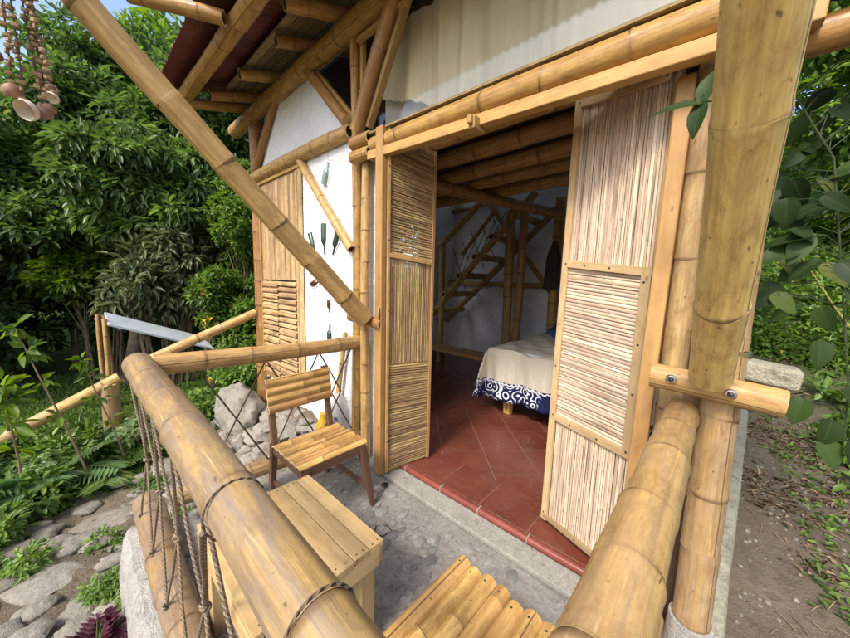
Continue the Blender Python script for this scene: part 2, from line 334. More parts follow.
# ------------------------------------------------------------------ mesh builder
class MB:
    def __init__(s): s.v = []; s.f = []; s.uv = []; s.t = []; s.mi = []; s.mats = []
    def mid(s, m):
        if m not in s.mats: s.mats.append(m)
        return s.mats.index(m)
    def face(s, idx, uvs, tints, m): s.f.append(idx); s.uv += uvs; s.t += tints; s.mi.append(s.mid(m))
    def build(s, name, parent=None, smooth=True, bevel=0, **kw):
        me = bpy.data.meshes.new(name)
        loc = parent.matrix_world.translation if False else V((0,0,0))
        p = parent; off = V((0,0,0))
        while p is not None: off += p.location; p = p.parent
        if parent is None:
            a = np.array([tuple(x) for x in s.v]); c = (a.min(0) + a.max(0)) / 2; c[2] = a[:,2].min(); base = V(c)
        else:
            base = off
        me.from_pydata([V(x) - base for x in s.v], [], s.f)
        uvl = me.uv_layers.new(name='UVMap'); uvl.data.foreach_set('uv', np.array(s.uv, dtype=np.float32).ravel())
        ca = me.color_attributes.new('tint', 'FLOAT_COLOR', 'CORNER')
        t = np.ones((len(s.t), 4), np.float32); t[:, :2] = np.array(s.t, np.float32); ca.data.foreach_set('color', t.ravel())
        for m in s.mats: me.materials.append(m)
        me.polygons.foreach_set('material_index', s.mi)
        if smooth: me.polygons.foreach_set('use_smooth', [True]*len(s.f))
        me.update()
        o = bpy.data.objects.new(name, me); col.objects.link(o)
        if parent: o.parent = parent
        else: o.location = base
        if smooth:
            try: me.set_sharp_from_angle(angle=math.radians(40))
            except Exception: pass
        if bevel:
            b = o.modifiers.new('b', 'BEVEL'); b.width = bevel; b.segments = 2; b.limit_method = 'ANGLE'; b.angle_limit = math.radians(50)
        return tag(o, **kw)
    # swept tube through given points, radii per point
    def sweep(s, pts, rad, mat, seg=14, tint=None, nodef=None, caps=True, v0=None, ref=None, arc=None):
        pts = [V(p) for p in pts]; n = len(pts); tint = random.random() if tint is None else tint
        v0 = U(0, 40) if v0 is None else v0; u0 = U(0, 9)
        b = len(s.v); dist = 0; ds = []
        t0 = (pts[1] - pts[0]).normalized()
        a = V((0,0,1)) if abs(t0.z) < .9 else V((1,0,0))
        x = t0.cross(a).normalized()
        for i in range(n):
            if i: dist += (pts[i] - pts[i-1]).length
            ds.append(dist)
            t = (pts[min(n-1, i+1)] - pts[max(0, i-1)])
            t = t.normalized() if t.length > 1e-9 else t0
            x = (x - t * x.dot(t)).normalized(); y = t.cross(x)
            for k in range(seg):
                an = 2*math.pi*k/seg
                s.v.append(pts[i] + (x*math.cos(an) + y*math.sin(an)) * rad[i])
        rm = sum(rad)/n
        for i in range(n-1):
            for k in range(seg):
                k2 = (k+1) % seg
                s.face([b+i*seg+k, b+i*seg+k2, b+(i+1)*seg+k2, b+(i+1)*seg+k],
                    [(u0+rm*6.283*k/seg, v0+ds[i]), (u0+rm*6.283*(k+1)/seg, v0+ds[i]), (u0+rm*6.283*(k+1)/seg, v0+ds[i+1]), (u0+rm*6.283*k/seg, v0+ds[i+1])],
                    [(tint, nodef[i] if nodef else 0)]*2 + [(tint, nodef[i+1] if nodef else 0)]*2, mat)
        if caps:
            for i, rev in ((0, True), (n-1, False)):
                idx = [b+i*seg+k for k in range(seg)]
                if rev: idx = idx[::-1]
                s.face(idx, [(0,0)]*seg, [(tint, 0)]*seg, mat)
        return s
    def culm(s, p0, p1, r0, r1=None, mat=None, sp=.22, seg=20, bend=.006, ends=(True, True), tint=None, first=None, nodes=None):
        p0 = V(p0); p1 = V(p1); L = (p1-p0).length; d = (p1-p0)/L; r1 = r0 if r1 is None else r1
        mat = mat or M['bamboo']
        a = V((0,0,1)) if abs(d.z) < .9 else V((1,0,0)); x = d.cross(a).normalized(); y = d.cross(x)
        ph = U(0, 6.28); be = bend * L
        if nodes is None:
            nodes = []; q = (first if first is not None else U(.3, .9)*sp)
            while q < L - .02: nodes.append(q); q += sp*U(.82, 1.2)
        st = [(0, 1, 0)]
        prev = 0
        R = (r0+r1)/2; e = min(.008, max(.005, R*.14))
        for q in nodes:
            if q - prev > .1: 
                m_ = int((q-prev)/.11)
                for j in range(1, m_+1):
                    tt = prev + (q-prev)*j/(m_+1)
                    if q - tt > .03 and tt - prev > .03: st.append((tt, .985, 0))
            for dq, rr, nn in ((-2.6*e, .99, 0), (-1.1*e, 1.008, .0), (-.35*e, 1.024, .45), (0, .98, 1.0), (.35*e, 1.034, .65), (1.3*e, 1.015, .18), (3*e, .985, 0)):
                if 0 < q+dq < L: st.append((q+dq, rr, nn))
            prev = q
        m_ = int((L-prev)/.12)
        for j in range(1, m_+1):
            tt = prev + (L-prev)*j/(m_+1)
            if tt-prev > .03: st.append((tt, .985, 0))
        st.append((L, .985, 0)); st.sort(key=lambda z: z[0])
        st2 = [st[0]]
        for z in st[1:]:
            if z[0] - st2[-1][0] > 1e-4: st2.append(z)
        st = st2
        kink = {}
        pts = []; rad = []; nf = []
        for (q, rr, nn) in st:
            w = math.sin(math.pi*q/L)
            k = sum(1 for z in nodes if z <= q)
            pts.append(p0 + d*q + (x*math.cos(ph)+y*math.sin(ph))*be*w + x*math.sin(k*2.4+ph)*R*.025 + y*math.cos(k*1.7+ph)*R*.025)
            rad.append((r0 + (r1-r0)*q/L)*rr*(1+.022*math.sin(k*5.3+ph*3)+.012*math.sin(q*9+ph))); nf.append(nn)
        tint = random.random() if tint is None else tint
        s.sweep(pts, rad, mat, seg, tint, nf, caps=False)
        for end, on in ((0, ends[0]), (1, ends[1])):
            c = pts[-1] if end else pts[0]; r = rad[-1] if end else rad[0]; dd = (pts[-1]-pts[-2]).normalized() if end else (pts[0]-pts[1]).normalized()
            xx = dd.cross(a).normalized(); yy = dd.cross(xx); b = len(s.v)
            wall = .74
            for rr, off in ((r, 0), (r*wall, .0005), (r*wall, -.05)):
                for k in range(seg):
                    an = 6.2832*k/seg; s.v.append(c + (xx*math.cos(an)+yy*math.sin(an))*rr + dd*off)
            if on:
                for k in range(seg):
                    k2 = (k+1) % seg
                    s.face([b+k, b+k2, b+seg+k2, b+seg+k], [(0,0)]*4, [(tint,0)]*4, M['cut'])
                    s.face([b+seg+k, b+seg+k2, b+2*seg+k2, b+2*seg+k], [(0,0)]*4, [(tint,0)]*4, M['hollow'])
                s.face([b+2*seg+k for k in range(seg)], [(0,0)]*seg, [(tint,0)]*seg, M['hollow'])
            else:
                s.face([b+k for k in range(seg)], [(0,0)]*seg, [(tint,0)]*seg, M['cut'])
        return s
    # oriented box: centre, half sizes along axes ax, ay, az
    def obox(s, c, hx, hy, hz, ax=(1,0,0), ay=(0,1,0), az=(0,0,1), mat=None, tint=None):
        c = V(c); ax = V(ax); ay = V(ay); az = V(az); tint = random.random() if tint is None else tint
        b = len(s.v); h = (hx, hy, hz); A = (ax, ay, az)
        for sx in (-1, 1):
            for sy in (-1, 1):
                for sz in (-1, 1): s.v.append(c + ax*hx*sx + ay*hy*sy + az*hz*sz)
        L = max(range(3), key=lambda i: h[i]); off = (U(0, 20), U(0, 20))
        for q, n in (((0,1,3,2),0),((4,6,7,5),0),((0,4,5,1),1),((2,3,7,6),1),((0,2,6,4),2),((1,5,7,3),2)):
            uvs = []
            for i in q:
                sg = ((i >> 2 & 1)*2-1, (i >> 1 & 1)*2-1, (i & 1)*2-1)
                oth = [j for j in range(3) if j != n]
                lon = L if L in oth else oth[1]; lat = [j for j in oth if j != lon][0]
                uvs.append((off[0] + h[lat]*sg[lat] + n*3.1, off[1] + h[lon]*sg[lon]))
            s.face([b+i for i in q], uvs, [(tint, 0)]*4, mat)
        return s
    def box(s, x0, x1, y0, y1, z0, z1, mat, tint=None):
        return s.obox(((x0+x1)/2, (y0+y1)/2, (z0+z1)/2), abs(x1-x0)/2, abs(y1-y0)/2, abs(z1-z0)/2, mat=mat, tint=tint)
    def beam(s, p0, p1, w, h, mat, up=(0,0,1), tint=None):
        p0 = V(p0); p1 = V(p1); d = (p1-p0); L = d.length; d /= L; x = d.cross(V(up)).normalized(); y = x.cross(d)
        return s.obox((p0+p1)/2, w/2, L/2, h/2, x, d, y, mat, tint)
    # split culm (half round slat) from p0 to p1, convex towards up
    def slat(s, p0, p1, w, rise, mat, up=(0,0,1), th=.008, node=None, tint=None, seg=8):
        p0 = V(p0); p1 = V(p1); d = (p1-p0); L = d.length; d /= L; up = V(up); x = d.cross(up).normalized(); up = x.cross(d)
        tint = random.random() if tint is None else tint; v0 = U(0, 40); u0 = U(0, 9)
        st = [(0,1,0), (L,1,0)]
        for q in (node if node is not None else [U(.2,.8)*L]):
            st += [(q-.009, 1, .0), (q-.003, 1.04, .3), (q, .98, 1), (q+.003, 1.05, .4), (q+.010, 1, 0)]
        st = sorted(z for z in st if 0 <= z[0] <= L)
        b = len(s.v); m = seg+1
        for (q, rr, nn) in st:
            for k in range(m):
                a = k/seg*2-1
                s.v.append(p0 + d*q + x*(a*w/2*rr) + up*((1-a*a)*rise*rr + (rr-1)*.05))
            for k in range(m):
                a = k/seg*2-1
                s.v.append(p0 + d*q + x*(a*w/2*.93) + up*((1-a*a)*rise*.9 - th))
        for i in range(len(st)-1):
            for k in range(2*m):
                k2 = (k+1) if k != m-1 else 2*m-1
                if k == 2*m-1: continue
                A = b+i*2*m; B = A+2*m
                if k == m-1: q = [A+m-1, A+2*m-1, B+2*m-1, B+m-1]
                elif k < m: q = [A+k, A+k+1, B+k+1, B+k]
                else: q = [A+k+1, A+k, B+k, B+k+1]
                uu = u0 + w*(k % m)/seg
                s.face(q[::-1], [(uu, v0+st[i+1][0]), (uu+w/seg, v0+st[i+1][0]), (uu+w/seg, v0+st[i][0]), (uu, v0+st[i][0])],
                       [(tint, st[i+1][2])]*2+[(tint, st[i][2])]*2, mat)
            A = b+i*2*m; B = A+2*m
            s.face([A, B, B+m, A+m], [(0,0)]*4, [(tint,0)]*4, mat)
        for i in (0, len(st)-1):
            A = b+i*2*m
            for k in range(seg):
                q = [A+k, A+k+1, A+m+k+1, A+m+k]
                s.face(q if i == 0 else q[::-1], [(0,0)]*4, [(tint,0)]*4, M['cut'])
        return s
    def dome(s, c, rx, ry, rz, mat, seg=10, rings=5, full=False, jitter=0, tint=None, rot=0, nrm=(0,0,1)):
        c = V(c); tint = random.random() if tint is None else tint; b = len(s.v); lo = -math.pi/2 if full else -.25
        n = V(nrm).normalized(); a = V((1,0,0)) if abs(n.x) < .8 else V((0,1,0)); X = n.cross(a).normalized(); Y = n.cross(X)
        jit = [1+U(-jitter, jitter) for _ in range(seg)]
        for i in range(rings+1):
            th = lo + (math.pi/2-lo)*i/rings
            for k in range(seg):
                an = 6.2832*k/seg + rot; j = jit[k] if i < rings else 1
                j *= 1+U(-jitter, jitter)*.4
                px, py = math.cos(th)*math.cos(an)*rx*j, math.cos(th)*math.sin(an)*ry*j
                s.v.append(c + X*px + Y*py + n*(math.sin(th)*rz*(1+U(-jitter,jitter)*.3)))
        for i in range(rings):
            for k in range(seg):
                k2 = (k+1) % seg
                s.face([b+i*seg+k, b+i*seg+k2, b+(i+1)*seg+k2, b+(i+1)*seg+k], [(0,0)]*4, [(tint,0)]*4, mat)
        s.face([b+rings*seg+k for k in range(seg)], [(0,0)]*seg, [(tint,0)]*seg, mat)
        return s
    def rock(s, c, rx, ry, rz, mat, amp=.18, f=2.6, seed=0, n=30):
        from mathutils import noise
        c = V(c); b = len(s.v); m = n//2
        for i in range(m+1):
            th = -math.pi/2 + math.pi*i/m
            for k in range(n):
                an = 6.2832*k/n; d = V((math.cos(th)*math.cos(an), math.cos(th)*math.sin(an), math.sin(th)))
                q = 1 + amp*(noise.noise(d*f+V((seed*7.1,0,0)))*1.4 + noise.noise(d*f*2.7+V((seed,5,0)))*.6 + abs(noise.noise(d*f*6+V((seed,9,3))))*.3)
                s.v.append(c + V((d.x*rx*q, d.y*ry*q, d.z*rz*q)))
        for i in range(m):
            for k in range(n):
                k2 = (k+1) % n; s.face([b+i*n+k, b+i*n+k2, b+(i+1)*n+k2, b+(i+1)*n+k], [(0,0)]*4, [(.5,0)]*4, mat)
        return s
    def lathe(s, base, axis, prof, mat, seg=16, tint=None):
        base = V(base); ax = V(axis).normalized()
        return s.sweep([base + ax*h for (r, h) in prof], [max(r, 1e-4) for (r, h) in prof], mat, seg, tint)

# ------------------------------------------------------------------ leaves (numpy)
def norm(a): return a / np.maximum(np.linalg.norm(a, axis=1, keepdims=True), 1e-9)
def leaf_arrays(P, D, N, L, W, tint, fold=.18, droop=.15):
    """P base (n,3), D direction, N rough normal; returns verts (n*6,3), quads (n*2,4), tint"""
    D = norm(D); S = norm(np.cross(D, N)); Nn = np.cross(S, D)
    L = L[:, None]; W = W[:, None]
    base = P; tip = P + D*L - Nn*L*droop
    c1 = P + D*L*.33; c2 = P + D*L*.68 - Nn*L*droop*.35
    l1 = c1 + S*W*.5 + Nn*W*fold; l2 = c2 + S*W*.40 + Nn*W*fold
    r1 = c1 - S*W*.5 + Nn*W*fold; r2 = c2 - S*W*.40 + Nn*W*fold
    v = np.stack([base, l1, l2, tip, r2, r1], 1).reshape(-1, 3)
    n = len(P); o = (np.arange(n)*6)[:, None]
    q = np.stack([o + np.array([0, 3, 2, 1]), o + np.array([0, 5, 4, 3])], 1).reshape(-1, 4)
    t = np.repeat(tint, 8)
    return v, q, t
def mesh_np(name, v, q, t, mat, parent=None, extra=None, **kw):
    off = V((0,0,0)); p = parent
    while p is not None: off += p.location; p = p.parent
    if parent is None: c = (v.min(0)+v.max(0))/2; c[2] = v[:,2].min(); off = V(c)
    me = bpy.data.meshes.new(name); n = len(v); m = len(q)
    me.vertices.add(n); me.vertices.foreach_set('co', (v - np.array(off)).astype(np.float32).ravel())
    me.loops.add(m*4); me.loops.foreach_set('vertex_index', q.astype(np.int32).ravel())
    me.polygons.add(m); me.polygons.foreach_set('loop_start', np.arange(0, m*4, 4, dtype=np.int32)); me.polygons.foreach_set('loop_total', np.full(m, 4, np.int32))
    me.update(calc_edges=True)
    ca = me.color_attributes.new('tint', 'FLOAT_COLOR', 'CORNER'); a = np.ones((m*4, 4), np.float32); a[:, 0] = t; a[:, 1] = 0; ca.data.foreach_set('color', a.ravel())
    me.materials.append(mat)
    o = bpy.data.objects.new(name, me); col.objects.link(o)
    if parent: o.parent = parent
    else: o.location = off
    return tag(o, **kw)
def rdir(n): return norm(RNG.normal(size=(n, 3)))
def clusters(C, n_leaf, L, W, up=.2, spread=.12, out=None, outw=.6, droop=.2, ts=.25, fold=.18):
    """leaf rosettes at cluster points C"""
    n = len(C); k = n_leaf
    if out is None: out = rdir(n)
    base = np.repeat(C, k, 0); o = np.repeat(out, k, 0)
    d = norm(rdir(n*k)*1.0 + o*outw + np.array([0, 0, -.25]))
    P = base + d*RNG.uniform(0, spread, (n*k, 1))
    N = norm(rdir(n*k)*.45 + np.array([0, 0, 1.0]) + o*.5)
    ct = np.repeat(RNG.uniform(0, 1, n), k)
    tint = np.clip(ct*.55 + RNG.uniform(0, 1, n*k)*.45 + ts*0, 0, 1)
    Ls = L*RNG.uniform(.6, 1.2, n*k); Ws = W*RNG.uniform(.75, 1.2, n*k)
    return leaf_arrays(P, d, N, Ls, Ws, tint, fold, droop)
def lobe_points(lobes, n, shell=.5, bumps=.25, clump=True):
    tot = sum(l[3]**2 for l in lobes); out = []; outd = []
    for (x, y, z, r) in lobes:
        m = max(3, int(n*r*r/tot)); d = rdir(m)
        # lumpy surface made from random cosine waves
        b = np.zeros(m)
        for _ in range(5):
            w = RNG.normal(size=3)*2.6; b += np.cos(d @ w + RNG.uniform(0, 6.28))
        rr = r*(shell + (1-shell)*RNG.uniform(0, 1, m)**.45)*(1 + bumps*b/3)
        if clump and r > .35:
            nc = 26; cd = rdir(nc); cd[:, 2] = cd[:, 2]*.9+.1; cc = cd*r*RNG.uniform(.55, 1.0, (nc, 1)); cr = r*RNG.uniform(.2, .4, nc)
            pick = RNG.choice(nc, m, p=cr**2/np.sum(cr**2)); d2 = rdir(m); d2[:, 2] = np.where(RNG.uniform(0,1,m) < .65, np.abs(d2[:, 2]), d2[:, 2]); d2 = norm(d2)
            out.append(np.array([x, y, z]) + cc[pick] + d2*(cr[pick]*RNG.uniform(.45,1,m)**.5)[:, None]*np.array([1, 1, .75])); outd.append(d2)
            continue
        out.append(np.array([x, y, z]) + d*rr[:, None]*np.array([1, 1, .88])); outd.append(d)
    return np.concatenate(out), np.concatenate(outd)

def tree(name, label, base, trunk_h, r, lobes, n, k, L, W, leafm, cat='tree', group='trees and tall bushes round the garden', shell=.5, bumps=.25, bark='bark', droop=.2):
    e = empty(name, base, label, cat, group); b = V(base)
    mb = MB(); top = b + V((U(-.15,.15), U(-.15,.15), trunk_h))
    mid_ = (b+top)/2 + V((U(-.1,.1), U(-.1,.1), 0))
    mb.sweep([b - V((0,0,.1)), b+(mid_-b)*.15, mid_, top], [r*1.5, r*1.1, r*.85, r*.7], M[bark], 10)
    mb.build('trunk', e)
    lm = MB()
    for (x, y, z, R) in lobes:
        c = V((x, y, z)); st = top + (b-top)*U(0, .3)
        m_ = (st + c)/2 + V((U(-.2,.2), U(-.2,.2), U(0,.2)))*R
        lm.sweep([st, m_, c], [r*.45, r*.32, r*.15], M[bark], 7)
        for _ in range(5):
            dd = V(rdir(1)[0])*R*.85; lm.sweep([m_+(c-m_)*U(0,1), c+dd*.5, c+dd], [r*.16, r*.1, r*.04], M[bark], 5, caps=False)
    lm.build('branch', e)
    P, D = lobe_points(lobes, n, shell, bumps)
    v, q, t = clusters(P, k, L, W, out=D, spread=L*.9, droop=droop)
    mesh_np('crown', v, q, t, M[leafm], e)
    return e

# ================================================================== SETTING
def zg(x, y):
    z = -.36
    if x > -.5: z += min(1, (x+.5)/.6)*.2
    if x < -4: z += (x+4)*.035
    z += .50*math.exp(-((x+2.9)/.95)**2 - ((y-1.5)/.55)**2)        # rubble bank against the wall
    if y > 5.2 and x > -1: z += min(7.5, (y-5.2)*.60)
    elif y > 5.2: z += min(7.5, (y-5.2)*.60)*max(0, min(1, (x+5)/4))
    if x < -9: z += min(3.5, (-9-x)*.35)
    z += .04*math.sin(x*2.1+y)*math.cos(y*1.7-x*.6) if x < -2.2 or y > 3 else 0
    return z
def grid_mesh(name, xs, ys, fz, mat, mask=None):
    mb = MB(); nx = len(xs)
    for y in ys:
        for x in xs: mb.v.append((x, y, fz(x, y)))
    for j in range(len(ys)-1):
        for i in range(nx-1):
            if mask and not mask((xs[i]+xs[i+1])/2, (ys[j]+ys[j+1])/2): continue
            q = [j*nx+i, j*nx+i+1, (j+1)*nx+i+1, (j+1)*nx+i]
            mb.face(q, [(mb.v[k][0], mb.v[k][1]) for k in q], [(.5, 0)]*4, mat)
    return mb
def axis(lo, a, b, hi, fine, coarse):
    r = list(np.arange(a, b, fine)); l = []; x = a; s = fine
    while x > lo: s *= 1.25; x -= s; l.append(x)
    h = []; x = r[-1]; s = fine
    while x < hi: s *= 1.25; x += s; h.append(x)
    return l[::-1] + r + h
gx = axis(-160, -6, 2.5, 160, .09, 1); gy = axis(-120, -2, 7, 160, .09, 1)
def zrough(x, y):
    z = zg(x, y)
    if -4.6 < x < -2.1 and -.2 < y < 2: z += .045*math.sin(x*11+math.sin(y*9)*1.4)*math.sin(y*13+x*4) + .02*math.sin(x*31)*math.sin(y*27)
    return z
grid_mesh('ground', gx, gy, zrough, M['ground']).build('ground', kind='structure')

def slab_grid():
    mb = MB()
    mb.box(-2.2, .13, .12, 1.40, -.42, 0, M['concrete'], .5)
    o = mb.build('porch_floor', smooth=False, bevel=.012, kind='structure'); return o
slab_grid()
# pebbles set in the porch cement
mb = MB()
for i in range(520):
    x, y = U(-2.1, -.1), U(.3, 1.36)
    if random.random() < .5: x, y = U(-1.75, -.75), U(.62, 1.32)
    r = .008+.034*random.random()**2
    mb.dome((x, y, .0005), r*U(.9,1.3), r*U(.6,1), r*.28, M['pebble'] if random.random() < .35 else M['pebble_pale'], 9, 3, jitter=.14, rot=U(0,6))
mb.build('pebble_inlay', kind='structure')
# cement edge on the outer side of the porch
mb = MB()
xs = np.linspace(-2.24, .12, 60)
prof = [(0.122, -.45), (0.05, -.44), (.06, -.2), (.075, -.03), (.10, .012), (.20, .016), (.27, .004)]
for x in xs:
    for (y, z) in prof: mb.v.append((x, y+U(-.009,.009), z+(U(-.008,.004) if z < 0 else U(-.001,.003))))
m = len(prof)
for i in range(len(xs)-1):
    for j in range(m-1):
        mb.face([i*m+j, (i+1)*m+j, (i+1)*m+j+1, i*m+j+1][::-1], [(0,0)]*4, [(.5,0)]*4, M['curb'])
for i in (0, len(xs)-1):
    mb.face([i*m+j for j in range(m)], [(0,0)]*m, [(.5,0)]*m, M['curb'])
mb.build('cement_curb', kind='structure')
MB().box(-2.2, .06, 1.402, 1.535, -.3, .018, M['strip'], .5).build('cement_strip', smooth=False, bevel=.006, kind='structure')
# house floor
MB().box(-3.85, -.036, 1.86, 5.0, -.3, .05, M['tile'], .5).build('floor', smooth=False, kind='structure')
MB().box(-1.9, -.036, 1.56, 1.859, -.3, .05, M['tile_border'], .5).build('floor_border', smooth=False, kind='structure')
mb = MB(); mb.sweep([(-1.86, 1.553, .029), (-.95, 1.551, .030), (-.04, 1.553, .029)], [.022]*3, M['nosing'], 14)
for x in (-1.55, -1.22, -.93, -.62, -.31): mb.box(x-.003, x+.003, 1.529, 1.57, .02, .0535, M['strip'])
mb.build('floor_nosing', kind='structure')
# ledge along the right side of the house
mb = MB(); ys = np.linspace(1.41, 6.2, 50)
for y in ys:
    for (x, z) in ((.0, -.05), (.135+.07*(y-1.45), -.055), (.145+.07*(y-1.45), -.07), (.15+.07*(y-1.45), -.4)): mb.v.append((x+U(-.004,.004)*(x>0), y, z+U(-.003,.003)))
for i in range(len(ys)-1):
    for j in range(3): mb.face([i*4+j, i*4+j+1, (i+1)*4+j+1, (i+1)*4+j], [(0,0)]*4, [(.5,0)]*4, M['ledge'])
mb.face([3,2,1,0], [(0,0)]*4, [(.5,0)]*4, M['ledge'])
mb.build('foundation_ledge', kind='structure')
# stepping-stone path
mb = MB()
rs = random.Random(9); stones = []
for _ in range(6000):
    x, y = rs.uniform(-3.7,-1.95), rs.uniform(-.75,.95)
    if x > -2.3 and y > .05: continue
    a = rs.choice((.08,.13,.17,.2,.24,.27)); b_ = a*rs.uniform(.6,.9)
    if all((x-q[0])**2+(y-q[1])**2 > ((a+b_+q[2]+q[3])/2*.84)**2 for q in stones): stones.append((x, y, a, b_, rs.uniform(0,3.1)))
for (x, y, a, b_, ro) in stones:
    mb.dome((x, y, zrough(x,y)-.006+rs.uniform(0,.010)), a, b_, .034, M['stone'], 15, 7, jitter=.2, rot=ro)
mb.build('stone_path', kind='structure')

# ================================================================== HOUSE
YF = 1.45
H = empty('bamboo_house', (-1.9, 3.2, 0), 'bamboo framed house with white plaster walls, open cane doors and a maroon corrugated roof', 'house')
def part(name, mb, parent=H, **kw): return mb.build(name, parent, **kw)
def zroof(y): return 3.32 + .28*(y-1.45)
# posts
part('corner_post', MB().culm((-3.875,YF,-.05), (-3.875,YF,3.1), .078, .07, M['bamboo'], .27))
part('post', MB().culm((-2.055,YF,-.1), (-2.055,YF,3.08), .034, .032, M['bamboo'], .3, 14))
part('post', MB().culm((-1.905,YF,-.1), (-1.905,YF,2.30), .036, .034, M['bamboo_pale'], .26, 14))
part('post', MB().culm((-.082,YF+.07,-.1), (-.082,YF+.07,2.26), .042, .04, M['bamboo_dull'], .3, 16))
part('post', MB().culm((.046,YF,.16), (.046,YF,3.2), .055, .048, M['bamboo_dull'], .24, 24, first=.03, tint=.25))
mb = MB(); mb.lathe((.046,YF,-.1), (0,0,1), [(.085,0),(.08,.1),(.072,.2),(.066,.285),(.05,.29)], M['curb'], 24); part('post_pier', mb)
# beams on the facade
part('horizontal_beam', MB().culm((-4.0,YF-.02,2.47), (-2.075,YF-.02,2.46), .062, .056, M['bamboo_pale'], .24))
part('top_plate', MB().culm((-4.42,YF-.03,3.10), (.6,YF-.03,3.10), .075, .07, M['bamboo'], .27))
part('lintel', MB().culm((-1.80,YF-.02,2.293), (.75,YF-.02,2.212), .055, .057, M['bamboo'], .3))
mb = MB(); mb.beam((-1.80,YF-.055,2.215), (.14,YF-.055,2.135), .05, .055, M['beam_wood']); part('lintel_board', mb, smooth=False, bevel=.004)
part('lintel_stub', MB().culm((-1.99,YF-.055,2.335), (-1.80,YF-.055,2.335), .045, .045, M['bamboo'], .3))
part('lintel_stub', MB().culm((-1.99,YF-.055,2.245), (-1.80,YF-.055,2.245), .042, .042, M['bamboo'], .3))
mb = MB(); mb.beam((-1.85,YF+.0,2.362), (.3,YF+.0,2.305), .13, .012, M['board']); part('sill_board', mb, smooth=False)
mb = MB(); mb.obox((-.94, 1.375, 2.155), .018, .05, .03, mat=M['beam_wood']); mb.obox((-.94, 1.318, 2.16), .012, .016, .02, mat=M['beam_wood']); part('lintel_peg', mb, smooth=False, bevel=.006)
part('beam_extension', MB().culm((.09,YF+.03,2.12), (.95,YF+.03,2.10), .05, .05, M['bamboo'], .3))
# gable diagonals
part('brace', MB().culm((-3.86,YF-.03,2.50), (-3.28,YF-.03,3.10), .036, .034, M['bamboo'], .3, 14, ends=(False, False)))
part('brace', MB().culm((-2.64,YF-.03,3.07), (-2.10,YF-.03,2.53), .045, .043, M['bamboo'], .3, 14, ends=(False, False)))
mb = MB(); mb.beam((-2.57,YF+.0,3.06), (-2.06,YF+.0,2.56), .03, .03, M['beam_wood']); part('batten', mb, smooth=False)
part('brace', MB().culm((-1.965,YF-.045,2.42), (-1.57,YF-.045,3.10), .05, .047, M['bamboo'], .34, 16, ends=(False, False)))
mb = MB(); mb.beam((-1.87,YF-.01,2.43), (-1.485,YF-.01,3.08), .045, .03, M['beam_wood']); part('batten', mb, smooth=False)
mb = MB(); mb.beam((-1.98,YF+.02,2.47), (-1.98,YF+.02,3.05), .03, .03, M['beam_wood'], up=(1,0,0)); part('batten', mb, smooth=False)
part('batten', MB().beam((-1.98,YF-.02,3.015), (-1.5,YF-.02,3.015), .03, .03, M['beam_wood']), smooth=False)
# plaster wall
def wallpoly(mb, pts, y0, y1, mat):
    b = len(mb.v); n = len(pts)
    for y in (y0, y1):
        for (x, z) in pts: mb.v.append((x, y, z))
    mb.face([b+i for i in range(n)], [(0,0)]*n, [(.5,0)]*n, mat); mb.face([b+n+i for i in range(n)][::-1], [(0,0)]*n, [(.5,0)]*n, mat)
    for i in range(n):
        j = (i+1) % n; mb.face([b+j, b+i, b+n+i, b+n+j], [(0,0)]*4, [(.5,0)]*4, mat)
mb = MB(); wallpoly(mb, [(-2.84,-.3), (-2.06,-.3), (-2.06,2.44), (-2.84,2.44)], YF, YF+.12, M['plaster'])
W1 = part('wall', mb, smooth=False)
mb = MB(); wallpoly(mb, [(-3.82,2.5), (-2.1,2.5), (-2.62,3.08), (-3.3,3.08)], YF+.005, YF+.12, M['plaster']); part('gable_panel', mb, smooth=False)
mb = MB(); wallpoly(mb, [(-3.82,-.3), (-2.84,-.3), (-2.84,.28), (-3.82,.28)], YF+.003, YF+.12, M['plaster']); part('wall', mb, smooth=False)
mb = MB(); wallpoly(mb, [(-2.06,-.3), (-1.80,-.3), (-1.80,2.4), (-2.06,2.4)], YF+.05, YF+.12, M['plaster']); part('wall', mb, smooth=False)
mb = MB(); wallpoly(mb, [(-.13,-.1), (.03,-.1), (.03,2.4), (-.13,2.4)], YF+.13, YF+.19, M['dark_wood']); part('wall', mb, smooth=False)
part('wall_pole', MB().culm((-2.83,YF-.03,2.43), (-2.05,YF-.03,1.62), .034, .036, M['bamboo_pale'], .3, 14))
part('wall_pole', MB().culm((-2.30,YF-.04,.05), (-2.12,YF-.04,.98), .022, .02, M['bamboo_pale'], .3, 12))
# bottles embedded in the wall: (x,z,dir angle from +z toward +x, len, mat)
def bottle(x, z, ang, L, r, mat):
    L *= .84; r *= .92
    mb = MB(); d = V((math.sin(ang), 0, math.cos(ang))); b = V((x, YF-.002, z)) - d*L/2
    prof = [(r*.55, 0), (r*.95, .004), (r, .012), (r, L*.55), (r*.92, L*.62), (r*.38, L*.74), (r*.34, L*.96), (r*.42, L*.965), (r*.42, L), (r*.1, L+.001)]
    mb.lathe(b, d, prof, mat, 16)
    pp = [b + d*(L*q) + V((0, -.001, 0)) for q in (.0,.5,.7,1.0)]
    for sx in (-1, 1):
        side = d.cross(V((0,1,0)))*sx
        mb.sweep([pp[0]+side*(r+.006), pp[1]+side*(r+.007), pp[2]+side*(r*.6+.006), pp[3]+side*(r*.4+.006)], [.006,.008,.007,.005], M['plaster'], 6)
    return mb.build('bottle', W1)
G, A_, B_ = M['glassgreen'], M['glassaqua'], M['glassbrown']
